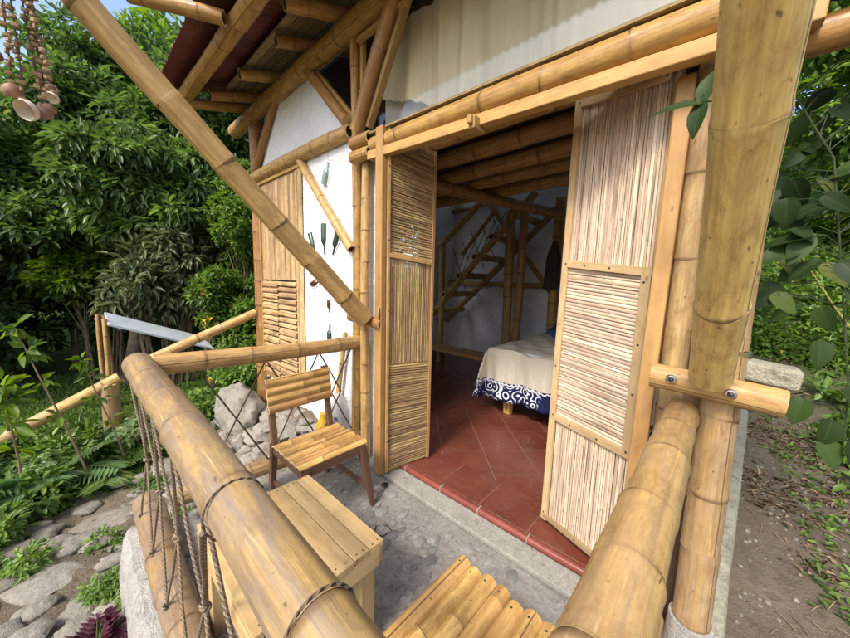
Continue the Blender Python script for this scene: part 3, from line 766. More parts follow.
for a in [(-2.43, 2.24, .38, .21, .036, A_), (-2.665, 1.70, math.pi-.45, .25, .030, G), (-2.475, 1.73, math.pi, .30, .034, G), (-2.30, 1.69, math.pi+.45, .25, .032, G),
          (-2.63, 1.36, math.pi/2-.25, .16, .03, B_), (-2.24, 1.35, -.75, .30, .036, A_), (-2.41, 1.17, math.pi, .13, .026, B_), (-2.405, .93, 0, .19, .032, G)]: bottle(*a)

# ---- window shutter
Wn = part('window', MB().box(-3.79, -2.85, YF-.02, YF+.01, .28, .31, M['beam_wood']).box(-3.79, -2.84, YF-.035, YF+.01, 2.375, 2.41, M['beam_wood']).box(-3.80, -3.775, YF-.03, YF+.01, .31, 2.375, M['beam_wood']), smooth=False, bevel=.003)
def reeds(mb, F, u0, u1, v0, v1, vertical, n, mat, th=.006, w=.0, gap=.12, jit=.07, nseg=4, noden=.35):
    """F(u,v,w) -> point. reeds fill the rectangle u0..u1, v0..v1 of the panel"""
    a0, a1 = (u0, u1) if vertical else (v0, v1); b0, b1 = (v0, v1) if vertical else (u0, u1)
    ed = [a0 + (a1-a0)*(i + (U(-.3,.3) if 0 < i < n else 0))/n for i in range(n+1)]
    for i in range(n):
        lo, hi = ed[i], ed[i+1]; g = (hi-lo)*gap*U(.3, 1.6)/2; lo += g; hi -= g
        tint = random.random(); base = len(mb.v); u_0 = U(0, 9); v_0 = U(0, 40); ww = U(-.0015, .0025)
        nd = [j for j in range(nseg+1)]
        hasn = random.random() < noden; nj = random.randint(1, nseg-1) if nseg > 1 else 0
        for j in nd:
            bb = b0 + (b1-b0)*j/nseg; wob = (hi-lo)*U(-jit, jit)
            for (a, d) in ((lo+wob, 0), (lo*.75+hi*.25+wob, th), (lo*.25+hi*.75+wob, th), (hi+wob, 0), (lo*.5+hi*.5+wob, -th)):
                p = F(a, bb, w+d+ww) if vertical else F(bb, a, w+d+ww)
                mb.v.append(p)
        Lr = (V(mb.v[base]) - V(mb.v[base+5*nseg])).length; wr = (V(mb.v[base]) - V(mb.v[base+3])).length
        for j in range(nseg):
            for k in range(5):
                k2 = (k+1) % 5; A = base+j*5; B = A+5
                mb.face([A+k, A+k2, B+k2, B+k], [(u_0+wr*k/3, v_0+Lr*j/nseg), (u_0+wr*(k+1)/3, v_0+Lr*j/nseg), (u_0+wr*(k+1)/3, v_0+Lr*(j+1)/nseg), (u_0+wr*k/3, v_0+Lr*(j+1)/nseg)],
                        [(tint, .6 if hasn and j == nj else 0)]*2 + [(tint, .6 if hasn and j+1 == nj else 0)]*2, mat)
        for j in (0, nseg):
            A = base+j*5; mb.face([A, A+1, A+2, A+3, A+4], [(0,0)]*5, [(tint,0)]*5, mat)
def FW(u, v, w): return (-3.775+.93*u, YF-.005-w*1.0, .31+2.06*v)
mb = MB(); reeds(mb, FW, 0, .86, .515, 1, True, 15, M['slat_pale'], .012, gap=.1); 
mb.build('shutter_panel', Wn)
mb = MB(); reeds(mb, FW, 0, .42, 0, .51, False, 17, M['slat_pale'], .02, gap=.14, nseg=3); reeds(mb, FW, .435, .86, 0, .51, False, 17, M['slat_pale'], .02, gap=.14, nseg=3)
mb.build('shutter_panel', Wn)
mb = MB(); reeds(mb, FW, .865, 1, 0, 1, True, 2, M['slat_pale'], .018, gap=.08, nseg=7); mb.build('shutter_frame', Wn)
mb = MB(); mb.obox((-3.39, YF-.03, 1.02), .12, .006, .012, mat=M['beam_wood']); mb.build('latch', Wn, smooth=False, bevel=.003)

# ---- door jambs
JL = part('door_jamb', MB().box(-1.705, -1.635, 1.362, 1.45, .018, 2.36, M['frame_wood'], .55), smooth=False, bevel=.006)
mb = MB(); mb.sweep([(-1.66,1.385,1.10), (-1.65,1.355,1.11), (-1.645,1.342,1.16), (-1.65,1.355,1.21), (-1.66,1.385,1.22)], [.009]*5, M['bamboo_pale'], 8); mb.build('handle', JL)
mb = MB(); mb.beam((-.185,1.50,.05), (-.150,1.50,2.13), .05, .055, M['frame_wood'], up=(1,0,0), tint=.75)
JR = part('door_jamb', mb, smooth=False, bevel=.006)

def leaf_door(c, mats, pattern, label, tname):
    """c = four corners BL, BR, TR, TL as seen from the porch"""
    BL, BR, TR, TL = map(V, c)
    nrm = (BR-BL).cross(TL-BL).normalized()
    def F(u, v, w): return (BL*(1-u) + BR*u)*(1-v) + (TL*(1-u)+TR*u)*v + nrm*w
    e = MB()
    for (u0, v0, u1, v1, w) in pattern['frame']:
        p0 = F(u0, v0, 0); p1 = F(u1, v1, 0); d = (p1-p0).normalized(); x = d.cross(nrm).normalized()
        e.obox((p0+p1)/2 + nrm*pattern.get('fz', .012), w/2, (p1-p0).length/2, .007, x, d, nrm, mats[1])
    D = part('door_leaf', e, smooth=False, bevel=.002, label=label)
    # back frame bars
    e = MB()
    for (u0, v0, u1, v1) in ((.0,0,.0,1),(1,0,1,1),(0,.34,1,.34),(0,.66,1,.66),(0,0,1,0),(0,1,1,1)):
        p0 = F(u0, v0, 0); p1 = F(u1, v1, 0); d = (p1-p0).normalized(); x = d.cross(nrm).normalized()
        e.obox((p0+p1)/2 - nrm*.022, .016, (p1-p0).length/2, .012, x, d, nrm, mats[1])
    e.build('back_frame', D, smooth=False)
    for i, (v0, v1, vert, n, gap) in enumerate(pattern['panels']):
        e = MB(); reeds(e, F, .015, .985, v0, v1, vert, n, mats[0] if i != pattern.get('alt', -1) else mats[2], .0032, 0, gap, nseg=5 if vert else 3); e.build('reed_panel', D)
    for (u, v) in pattern['nails']:
        MB().dome(F(u, v, pattern.get('fz', .012)+.007), .0055, .0055, .003, M['nail'], 8, 2, nrm=nrm).build('nail', D)
    return D
# right leaf, opened a little inward
pr_ = dict(frame=[(.02,0,.02,1,.035),(.0,.985,1,.985,.06),(0,.275,1,.275,.035),(0,.64,1,.64,.035),(.97,.27,.97,.65,.04),(.0,.01,1,.01,.028)],
    panels=[(.645,.985,True,36,.11),(.28,.64,False,46,.10),(.0,.275,True,36,.13)], alt=1, fz=.012,
    nails=[(.04,.98),(.5,.985),(.96,.98),(.04,.64),(.3,.64),(.6,.64),(.96,.62),(.04,.28),(.3,.275),(.65,.275),(.97,.28),(.02,.5),(.02,.4),(.97,.5),(.97,.4),(.02,.02),(.5,.012)])
leaf_door([(-.605,1.72,.075), (-.205,1.545,.105), (-.192,1.545,2.215), (-.583,1.72,2.31)], (M['reed_white'], M['strip_wood'], M['reed_white']), pr_, 'sunlit right door leaf of pale cane panels, almost closed', 'r')
pl_ = dict(frame=[(.0,0,.0,1,.02),(1,0,1,1,.02),(0,.66,1,.66,.03)],
    panels=[(.665,1,False,44,.2),(.34,.655,True,22,.14),(.0,.335,False,44,.14)], fz=.012,
    nails=[(0,.1),(0,.3),(0,.5),(0,.7),(0,.9)])
leaf_door([(-1.625,1.41,.04), (-1.525,1.735,.06), (-1.525,1.735,2.28), (-1.630,1.41,2.35)], (M['reed'], M['bamboo_pale'], M['reed']), pl_, 'left door leaf of brown cane panels, folded fully open', 'l')

# ---- big diagonal braces and their cross pegs
def fish(p0, p1, r0, r1, **kw): return MB().culm(p0, p1, r0, r1, **kw)
part('diagonal_brace', MB().culm((-1.75,1.31,1.135), (-1.75,-.52,2.965), .062, .045, M['bamboo_straw'], .3, 26, first=.22, tint=.35))
part('diagonal_brace', MB().culm((.008,1.285,1.13), (-.002,-.52,2.94), .052, .044, M['bamboo_straw'], .42, 30, nodes=[.315,.76,1.25,1.7], tint=.9))
part('cross_peg', MB().culm((-1.99,1.37,1.125), (-1.64,1.37,1.10), .038, .036, M['bamboo'], .2, 18))
cp = part('cross_peg', MB().culm((-.145,1.365,1.088), (.178,1.365,1.07), .043, .041, M['bamboo_pale'], .3, 26, nodes=[.335], tint=.6))
for (x, z) in ((-.085, 1.095), (.06, 1.082)):
    mb = MB(); mb.dome((x, 1.318, z), .016, .016, .004, M['steel'], 14, 2, nrm=(0,-1,0)); mb.dome((x, 1.312, z), .009, .009, .008, M['nail'], 6, 2, nrm=(0,-1,0)); mb.build('bolt', cp)
mb = MB(); mb.lathe((.05,1.26,1.215), (.8,-.5,.1), [(.007,0),(.007,.03),(.012,.03),(.012,.04),(.002,.041)], M['steel'], 10); part('bolt', mb)

# ---- roof
mb = MB(); nu = 330; X0, X1 = -4.15, 1.05
def corr(mb, X0, X1, y0, y1, n, th=.004):
    b = len(mb.v)
    for i in range(n+1):
        x = X0 + (X1-X0)*i/n; w = .011*math.sin(x*2*math.pi/.076)
        for y in (y0, y1):
            mb.v.append((x, y, zroof(y)+.09+w)); mb.v.append((x, y, zroof(y)+.09+w+th))
    for i in range(n):
        A = b+i*4; B = A+4
        for q in ([A, A+2, B+2, B], [A+1, B+1, B+3, A+3], [A, B, B+1, A+1], [A+2, A+3, B+3, B+2]): mb.face(q, [(0,0)]*4, [(.5,0)]*4, M['roof'])
corr(mb, X0, X1, .66, 5.4, 700)
part('roof', mb)
mb = MB(); mb.beam((-4.1,.9,zroof(.9)+.065), (1.0,.9,zroof(.9)+.065), .05, .02, M['black']); part('roof_batten', mb, smooth=False)
part('purlin', MB().culm((-4.2,.86,zroof(.86)-.02), (1.0,.86,zroof(.86)-.02), .062, .06, M['bamboo'], .3))
part('purlin', MB().culm((-4.2,3.2,zroof(3.2)-.02), (1.0,3.2,zroof(3.2)-.02), .062, .06, M['bamboo'], .3))
part('end_rafter', MB().culm((-4.05,.72,zroof(.72)-.08), (-4.05,5.2,zroof(5.2)-.08), .05, .05, M['bamboo'], .3))
part('eave_strut', MB().culm((-2.95,.36,3.16), (-2.60,.80,3.10), .045, .045, M['bamboo'], .3))
for x, y in ((-3.78,1.03),(-3.24,1.12),(-2.60,1.17),(-2.16,1.04),(-1.5,1.08)):
    part('rafter', MB().culm((x-.07,y,zroof(y)-.055), (x+.06,1.75,zroof(1.75)-.055), .047, .047, M['bamboo'], .3))
# split bamboo boards under the roof
mb = MB(); 
for i in range(9):
    y = 1.20 + i*.075; z = zroof(y)+.03
    mb.obox(((-3.85+.9)/2, y, z), (.9+3.85)/2, .034, .006, (1,0,0), V((0,1,.28)).normalized(), V((0,-.28,1)).normalized(), M['board'])
part('ceiling_boards', mb, smooth=False)
# ---- upper wall glazing
mb = MB(); mb.obox((-.75, YF+.08, 2.72), 1.22, .002, .34, mat=M['pane']); part('window_pane', mb, smooth=False)

# ---- interior shell
mb = MB(); wallpoly(mb, [(-3.85,0), (.0,0), (.0,3.6), (-3.85,3.6)], 5.0, 5.12, M['plaster_in']); part('back_wall', mb, smooth=False)
def wy(mb, x0, x1, y0, y1, z0, z1, mat): mb.box(x0, x1, y0, y1, z0, z1, mat, .5)
mb = MB()
wy(mb,-3.95,-3.85,1.57,2.4,-.3,3.2,M['plaster_in']); wy(mb,-3.95,-3.85,2.4,4.1,-.3,1.2,M['plaster_in']); wy(mb,-3.95,-3.85,2.4,4.1,2.75,3.2,M['plaster_in']); wy(mb,-3.95,-3.85,4.1,5.1,-.3,3.2,M['plaster_in'])  # unseen opening added in this wall to let daylight onto the stairs
part('side_wall', mb, smooth=False)
mb = MB()
wy(mb,-.035,.02,1.65,5.0,-.1,3.2,M['plaster_in'])
part('side_wall', mb, smooth=False)
for y in (1.72, 2.0, 2.3, 2.62, 2.95):
    part('joist', MB().culm((-3.9,y,2.335+U(-.01,.01)), (-.036,y,2.33), .062, .058, M['bamboo_dark'], .3))
mb = MB()
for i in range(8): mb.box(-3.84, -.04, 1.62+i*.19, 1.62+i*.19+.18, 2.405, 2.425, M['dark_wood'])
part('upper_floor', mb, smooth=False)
part('inner_beam', MB().culm((-1.93,1.9,2.215), (-1.45,3.95,2.215), .055, .055, M['bamboo_dark'], .35))
mb = MB(); mb.box(-3.8, .05, 2.35, 2.40, 2.43, 3.3, M['black']); part('loft_dark_sheet', mb, smooth=False)  # near-black sheet added to stand in for the darkness of the loft
part('inner_post', MB().culm((-2.09,3.98,.05), (-2.13,3.98,2.34), .062, .058, M['bamboo_dark'], .32))
part('inner_post', MB().culm((-1.98,3.98,.05), (-1.93,3.98,2.34), .055, .052, M['bamboo_dark'], .32))
part('inner_post', MB().culm((-1.60,4.3,.05), (-1.60,4.3,2.5), .06, .06, M['bamboo_dark'], .3))
part('inner_post', MB().culm((-3.05,3.3,.05), (-3.1,3.3,2.3), .05, .05, M['bamboo_dark'], .3))
part('inner_rail', MB().culm((-3.84,4.9,1.38), (-1.5,4.9,1.36), .045, .04, M['bamboo_dark'], .3))
part('inner_rail', MB().culm((-3.84,4.92,2.70), (-2.6,4.92,2.75), .035, .035, M['bamboo_dark'], .3))
part('inner_brace', MB().culm((-3.05,4.9,2.75), (-1.7,4.9,1.05), .035, .035, M['bamboo_dark'], .3))

# ---- curtain
mb = MB(); nx, nz = 220, 16
def cz0(x):
    # ragged lower left corner pulled up
    return 2.37 + (max(0, (-1.12-x))*.40 + .012*abs(math.sin(x*38)) if x < -1.12 else 0)
for i in range(nx+1):
    x = -1.96 + 2.01*i/nx
    y = YF+.15 + .014*math.sin(x*23+math.sin(x*5)*2.5) + .005*math.sin(x*61+math.sin(x*9)*3)
    for j in range(nz+1):
        t_ = j/nz; z = cz0(x) + (3.10-cz0(x))*t_
        mb.v.append((x, y*(1)+.012*math.sin(x*19+z*4)*(1-t_), z))
for i in range(nx):
    for j in range(nz):
        q = [i*(nz+1)+j, (i+1)*(nz+1)+j, (i+1)*(nz+1)+j+1, i*(nz+1)+j+1]
        mb.face(q, [(0,0)]*4, [(.5,0)]*4, M['curtain'])
o = mb.build('curtain', label='long cream curtain hanging behind the glazing above the open doorway', cat='curtain')
mb = MB(); n_ = 40
for i in range(n_+1):
    x = -1.98 + .95*i/n_; y = YF+.24+.012*math.sin(x*23)
    for z in (2.37, 2.85): mb.v.append((x, y, z))
for i in range(n_): mb.face([2*i, 2*i+2, 2*i+3, 2*i+1], [(0,0)]*4, [(.5,0)]*4, M['white_cloth'])
mb.build('white_drape', label='bluish white cloth showing below the lifted corner of the cream curtain', cat='curtain')

# ================================================================== RAILINGS
def torus(mb, c, axis, R, r, mat, seg=22, wob=0):
    ax = V(axis).normalized(); a = V((0,0,1)) if abs(ax.z) < .9 else V((1,0,0)); x = ax.cross(a).normalized(); y = ax.cross(x); c = V(c)
    pts = [c + (x*math.cos(6.2832*k/seg)+y*math.sin(6.2832*k/seg))*R + ax*wob*math.sin(6.2832*k/seg) for k in range(seg+1)]
    return mb.sweep(pts, [r]*(seg+1), mat, 8, caps=False)
FR = empty('porch_railing', (-1, .2, 0), 'thick weathered bamboo railing along the outer edge of the porch, nearest the camera', 'railing')
mb = MB().culm((-2.13,.190,.94), (-.02,.180,.945), .064, .046, M['bamboo_rail'], .3, 32, nodes=[.14,.40,.72,1.02,1.43,1.80], bend=.003, tint=.5)
mb.build('handrail', FR)
MB().culm((-2.33,.20,.075), (-.05,.2,.07), .068, .062, M['bamboo_rail'], .3, 26, nodes=[.12,.30,.52,.76,.98,1.3,1.6,1.9], tint=.1).build('toe_rail', FR)
SR = empty('side_railing', (-2.05, .8, 0), 'horizontal bamboo railing closing the far left end of the porch behind the chair', 'railing')
MB().culm((-2.07,.24,.94), (-2.0,1.50,.915), .055, .050, M['bamboo_pale'], .27, 24, tint=.5).build('handrail', SR)
MB().culm((-2.10,.27,.17), (-2.02,1.47,.15), .050, .046, M['bamboo_dull'], .27, 20, tint=.4).build('lower_rail', SR)
RR = empty('side_railing', (-.06, .8, 0), 'thick golden bamboo railing running from the right post toward the bottom right of the photo', 'railing')
MB().culm((-.052,1.43,.955), (-.072,.10,.925), .050, .051, M['bamboo_rail2'], .2, 32, nodes=[.06,.22,.43,.68,.86,1.05,1.2], bend=.002, tint=.55).build('handrail', RR)
MB().culm((-.075,1.40,.15), (-.08,.15,.15), .05, .05, M['bamboo_pale'], .3, 18).build('lower_rail', RR)

def ropeseg(mb, a, b, r, mat, sag=.0):
    a = V(a); b = V(b); pts = [a + (b-a)*t + V((0,0,-sag*4*t*(1-t))) + V((U(-1,1),U(-1,1),0))*r*.5*(0 < t < 1) for t in (0,.25,.5,.75,1)]
    mb.sweep(pts, [r]*5, mat, 8)
def knot(mb, c, r, mat):
    mb.dome(c, r*1.9, r*1.7, r*2.0, mat, 8, 5, full=True, jitter=.15)
    torus(mb, c, (U(-1,1), .3, U(.5,1)), r*1.7, r*.8, mat, 10)
RN = empty('rope_net', (-1, .2, .1), 'thick hemp rope netting knotted between the front handrail and the toe rail', 'rope net')
xs_ = [-2.14, -1.80, -1.46, -1.12, -.78, -.44]
for i, x in enumerate(xs_):
    for s_ in (-1, 1):
        kx = x + .17*s_
        if kx < -2.1: continue
        m1 = MB(); ropeseg(m1, (x, .155, .125), (kx, .18, .50), .005, M['rope']); m1.build('rope', RN)
        m1 = MB(); ropeseg(m1, (kx, .18, .50), (x, .155, .90), .005, M['rope']); m1.build('rope', RN)
    m1 = MB(); 
    if -2.0 < x+.17 < -.3: knot(m1, (x+.17, .18, .50), .007, M['rope']); m1.build('knot', RN)
    m1 = MB(); m1.dome((x, .148, .125), .008, .008, .006, M['nail'], 8, 3, nrm=(0,-1,.4)); ropeseg(m1, (x-.01,.15,.12), (x+.012,.148,.118), .006, M['rope']); m1.build('nail', RN)
for lx, kx in ((-.66,-.95),(-.335,-.61)):
    m1 = MB(); torus(m1, (lx, .184, .943), (1,0,.05), .0505+.008*(-lx), .0022, M['rope_dark'], 30, .006); m1.build('rope_loop', RN)
    m1 = MB(); ropeseg(m1, (lx-.02, .13, .91), (kx, .18, .50), .0045, M['rope'], .01); m1.build('rope', RN)
SN = empty('rope_net', (-2.05, .8, .1), 'thin dark rope diamonds strung under the side railing behind the chair', 'rope net')
ys_ = [.42, .78, 1.14, 1.42]
for i, y in enumerate(ys_):
    for s_ in (-1, 1):
        ky = y + .18*s_
        if ky < .26 or ky > 1.45: continue
        m1 = MB(); ropeseg(m1, (-2.06, y, .21), (-2.05, ky, .55), .005, M['rope_dark']); m1.build('rope', SN)
        m1 = MB(); ropeseg(m1, (-2.05, ky, .55), (-2.05, y, .88), .005, M['rope_dark']); m1.build('rope', SN)
# stair handrail at the left
ST = empty('stair_railing', (-4.05, .15, zg(-4.05,.1)), 'slanting bamboo handrail on a stout post beside the garden steps, left of the porch', 'railing')
MB().culm((-4.06,.155,-.5), (-4.06,.155,.38), .07, .066, M['bamboo_dull'], .3, 18, tint=.1).build('post', ST)
MB().culm((-3.87,1.38,.99), (-4.02,.30,.50), .048, .048, M['bamboo_pale'], .25, 16, tint=.7).build('handrail', ST)
MB().culm((-4.06,.23,.43), (-4.20,-.95,-.20), .05, .052, M['bamboo_dull'], .3, 18, tint=.9).build('handrail', ST)

# ================================================================== FURNITURE
# chair facing +X
CH = empty('chair', (-1.72, .98, 0), 'small dark wood chair with split bamboo seat and back beside the left door leaf', 'chair')
x0, x1, y0, y1, zs = -1.92, -1.53, .74, 1.17, .385
for k in range(6):
    xx = x0 + .03 + (x1-x0-.03)*(k+.5)/6; 
    MB().slat((xx, y0-.005, zs), (xx+U(-.004,.004), y1+.005, zs), .056, .014, M['slat'], node=[U(.08,.36)]).build('seat_slat', CH)
mb = MB()
mb.beam((x0+.01,y0+.02,zs-.035), (x1-.01,y0+.02,zs-.035), .028, .05, M['chair_wood']); mb.beam((x0+.01,y1-.02,zs-.035), (x1-.01,y1-.02,zs-.035), .028, .05, M['chair_wood'])
mb.beam((x0+.01,y0+.02,zs-.036), (x0+.01,y1-.02,zs-.036), .028, .05, M['chair_wood']); mb.beam((x1-.015,y0+.02,zs-.036), (x1-.015,y1-.02,zs-.036), .026, .05, M['chair_wood'])
mb.build('seat_frame', CH, smooth=False, bevel=.003)
def leg(p0, p1, w0, w1, par):
    mb = MB(); p0 = V(p0); p1 = V(p1); b = len(mb.v); off = U(0, 20)
    for p, w in ((p0, w0), (p1, w1)):
        for sx, sy in ((-1,-1),(1,-1),(1,1),(-1,1)): mb.v.append(p + V((sx*w/2, sy*w/2, 0)))
    L = (p1-p0).length
    for k in range(4):
        k2 = (k+1) % 4; mb.face([b+k, b+k2, b+4+k2, b+4+k], [(off+k*.1, 0), (off+k*.1+w0, 0), (off+k*.1+w0, L), (off+k*.1, L)], [(.5,0)]*4, M['chair_wood'])
    mb.face([3,2,1,0], [(0,0)]*4, [(.5,0)]*4, M['chair_wood']); mb.face([4,5,6,7], [(0,0)]*4, [(.5,0)]*4, M['chair_wood'])
    return mb.build('leg', par, smooth=False, bevel=.004)
leg((-1.455,1.16,0), (-1.555,1.145,zs-.02), .028, .05, CH); leg((-1.46,.76,0), (-1.555,.765,zs-.02), .028, .05, CH)
leg((-1.97,1.155,0), (-1.915,1.15,zs), .03, .042, CH); leg((-1.97,.755,0), (-1.915,.76,zs), .03, .042, CH)
for y in (.765, 1.145):
    mb = MB(); mb.beam((-1.915,y,zs-.02), (-1.995,y,.79), .034, .030, M['chair_wood'], up=(1,0,0)); mb.build('back_post', CH, smooth=False, bevel=.003)
for k in range(4):
    z = .595 + k*.052; x = -1.915 - .08*(z-zs)/.4 + .022
    MB().slat((x, y0+.0, z), (x-.002, y1-.0, z+.004), .054, .012, M['slat'], up=(1,0,.18), node=[U(.08,.36)]).build('back_slat', CH)
for y in (.765, 1.145): MB().beam((-1.95,y,.12), (-1.49,y,.12), .02, .022, M['chair_wood']).build('stretcher', CH, smooth=False)

# table
TB = empty('table', (-1.1, .49, 0), 'low pale plank table standing between the front railing and the bamboo stool', 'table')
tx0, tx1, ty0, ty1, tz = -1.385, -.815, .25, .705, .45
ed = [ty0, .335, .415, .487, .575, .64, ty1]
for k in range(6):
    mb = MB(); mb.box(tx0+U(-.004,.004), tx1+U(-.004,.004), ed[k]+.002, ed[k+1]-.002, tz-.02, tz+U(-.001,.001), M['table_wood']); 
    for xx in (tx0+.018, tx1-.018):
        for yy in ((ed[k]*.7+ed[k+1]*.3), (ed[k]*.3+ed[k+1]*.7)): mb.dome((xx+U(-.006,.006), yy, tz+.001), .0035, .0035, .0012, M['nail'], 6, 2)
    mb.build('plank', TB, smooth=False, bevel=.002)
for a in ((tx0+.01,ty0+.01,tx1-.01,ty0+.01),(tx0+.01,ty1-.012,tx1-.01,ty1-.012),(tx1-.012,ty0+.02,tx1-.012,ty1-.02),(tx0+.012,ty0+.02,tx0+.012,ty1-.02)):
    mb = MB(); mb.beam((a[0],a[1],tz-.055), (a[2],a[3],tz-.055), .022, .067, M['table_wood'], tint=.45); mb.build('apron', TB, smooth=False, bevel=.002)
for (x, y) in ((tx0+.05,ty0+.05),(tx0+.05,ty1-.05),(tx1-.05,ty0+.05),(tx1-.05,ty1-.055)):
    mb = MB(); mb.box(x-.026, x+.026, y-.03, y+.03, 0, tz-.022, M['table_wood'], .3); mb.build('leg', TB, smooth=False, bevel=.003)
# stool
SB = empty('stool', (-.42, .68, 0), 'bamboo slat stool with nailed rounded slats at the bottom of the photo', 'stool')
sxs = [-.615 + .0535*(k+.5) for k in range(7)]
ends_ = [.895,.885,.892,.888,.872,.88,.878]
for k, x in enumerate(sxs):
    r = U(-.003,.003); zt = .385+U(-.003,.003)
    nodes = {0:[],1:[.28],2:[.19],3:[.05],4:[.33],5:[],6:[.36]}[k]
    mb = MB(); mb.slat((x+.004, ends_[k], zt), (x-.004, .42, zt), .056, .019, M['slat'], node=nodes, th=.009, seg=10, tint=.35+.5*random.random())
    mb.dome((x, ends_[k]-.03, zt+.0185), .0042, .0042, .0015, M['nail'], 8, 2)
    if k in (2,): mb.dome((x+.004, ends_[k]-.12, zt+.0185), .0035, .0035, .0015, M['nail'], 8, 2)
    mb.build('seat_slat', SB)
for y in (.86, .46): MB().beam((-.60,y,.352), (-.245,y,.352), .035, .045, M['table_wood']).build('seat_frame', SB, smooth=False)
for (x, y) in ((-.58,.85),(-.265,.85),(-.58,.46),(-.265,.46)): MB().box(x-.02,x+.02,y-.02,y+.02,0,.33,M['table_wood']).build('leg', SB, smooth=False)

# ================================================================== INSIDE
BD = empty('bed', (-.8, 3.7, .05), 'low bed with round wooden legs inside the room', 'bed')
for (x, y) in ((-1.50,2.98),(-.1,3.02),(-1.50,4.6),(-.1,4.6)): 
    mb = MB(); mb.lathe((x,y,.05),(0,0,1),[(.05,0),(.055,.1),(.052,.35)], M['bamboo_dark'], 14); mb.build('leg', BD)
MB().box(-1.64,-.05,2.92,4.72,.38,.46,M['dark_wood']).build('bed_frame', BD, smooth=False)
MB().box(-1.67,-.05,2.88,4.75,.461,.725,M['white_cloth']).build('mattress', BD, smooth=False, bevel=.04)
# bedspread
mb = MB(); xl, yf, zt = -1.70, 2.84, .74; nu_, nv_ = 90, 60
def drape(a, b):
    """a: metres from left edge of bed (negative = hanging at the left), b: metres from front edge (negative = hanging)"""
    x = xl + max(a, 0); y = yf + max(b, 0); z = zt - .02*math.exp(-max(a,0)*12) - .02*math.exp(-max(b,0)*12)
    fl = .018*math.sin(a*17+1)+.01*math.sin(a*37); fs = .018*math.sin(b*15)
    wr = .010*math.sin(a*9+b*6)+.008*math.sin(a*21-b*13+2)+.006*math.sin(b*31+a*5)
    if b >= 0 and a >= 0: z += wr
    fl *= 1.5
    if b < 0: z += b; y += fl*min(1, -b*4) + .02*b
    if a < 0: z += a*.9; x += fs*min(1, -a*4) + .06*a
    if a < 0 and b < 0: z = zt + min(a, b)*1.0 - .02; y += a*.35; 
    return (x, y, z)
for i in range(nu_+1):
    a = -.46 + 2.1*i/nu_
    for j in range(nv_+1):
        b = -.50 + 1.94*j/nv_; mb.v.append(drape(a, b))
for i in range(nu_):
    for j in range(nv_):
        q = [i*(nv_+1)+j, (i+1)*(nv_+1)+j, (i+1)*(nv_+1)+j+1, i*(nv_+1)+j+1]; uv = []
        for k in q:
            ii, jj = divmod(k, nv_+1); aa = -.46+2.1*ii/nu_; bb = -.50+1.94*jj/nv_
            uv.append((aa if bb < aa else bb, max(-bb, -aa, 0)+.0))
        mb.face(q, uv, [(.5,0)]*4, M['spread'])
o = mb.build('bedspread', label='cream bedspread with navy border and white curls draped over the bed', cat='bedspread')
o.modifiers.new('s', 'SOLIDIFY').thickness = .008
mb = MB(); mb.dome((-1.42,4.30,.755), .30, .22, .12, M['bedblue'], 16, 5, jitter=.08); mb.build('pillow', label='blue printed pillow at the far end of the bed', cat='pillow')
# staircase
SC = empty('staircase', (-2.6, 4.5, .05), 'steep open bamboo staircase against the white back wall of the room', 'staircase')
MB().culm((-3.55,4.1,.84), (-1.85,4.1,2.57), .05, .05, M['bamboo_dark'], .3).build('stringer', SC)
MB().culm((-3.80,4.8,.66), (-1.80,4.8,2.50), .05, .05, M['bamboo_dark'], .3).build('stringer', SC)
for (x, z) in ((-2.14,2.36),(-2.42,2.07),(-2.69,1.80),(-2.97,1.52),(-3.25,1.22),(-3.5,.92)):
    MB().culm((x,4.0,z-.03), (x,4.9,z-.03), .05, .05, M['bamboo_dark'], .4, 12).build('tread', SC)
MB().culm((-3.42,4.08,1.97), (-2.66,4.08,2.56), .055, .05, M['bamboo_dark'], .3, 12).build('handrail', SC)
MB().culm((-3.2,4.4,1.85), (-2.62,4.4,2.48), .03, .03, M['bamboo_dark'], .3, 12).build('handrail', SC)
MB().culm((-3.37,4.1,.05), (-3.38,4.1,1.99), .05, .05, M['bamboo_dark'], .3, 12).build('baluster_post', SC)
for k in range(5):
    for q in (0, 1):
        mb = MB(); x = -3.35+k*.17; ropeseg(mb, (x+.28*q,4.35,1.28+k*.17), (x+.28*(1-q),4.35,1.95+k*.13), .006, M['rope_dark']); mb.build('rope', SC)
BN = empty('bench', (-2.6, 3.6, .05), 'low brown wooden bench in the dark room left of the bed', 'bench')
mb = MB(); mb.box(-3.1,-1.95,3.45,3.75,.40,.44,M['frame_wood']); mb.build('seat', BN, smooth=False)
for x in (-3.0,-2.05): 
    for y in (3.5,3.7): MB().box(x-.025,x+.025,y-.025,y+.025,.05,.4,M['dark_wood']).build('leg', BN, smooth=False)
mb = MB(); b0 = V((-1.60,4.20,1.95))
for k in range(7):
    a = k/7*6.28; mb.sweep([b0, b0+V((.04*math.cos(a),.03*math.sin(a),-.2)), b0+V((.08*math.cos(a),.05*math.sin(a)-.02,-.62))], [.02,.05,.03], M['black'], 7)
mb.build('jacket', label='dark garment hanging on the post behind the bed', cat='garment')

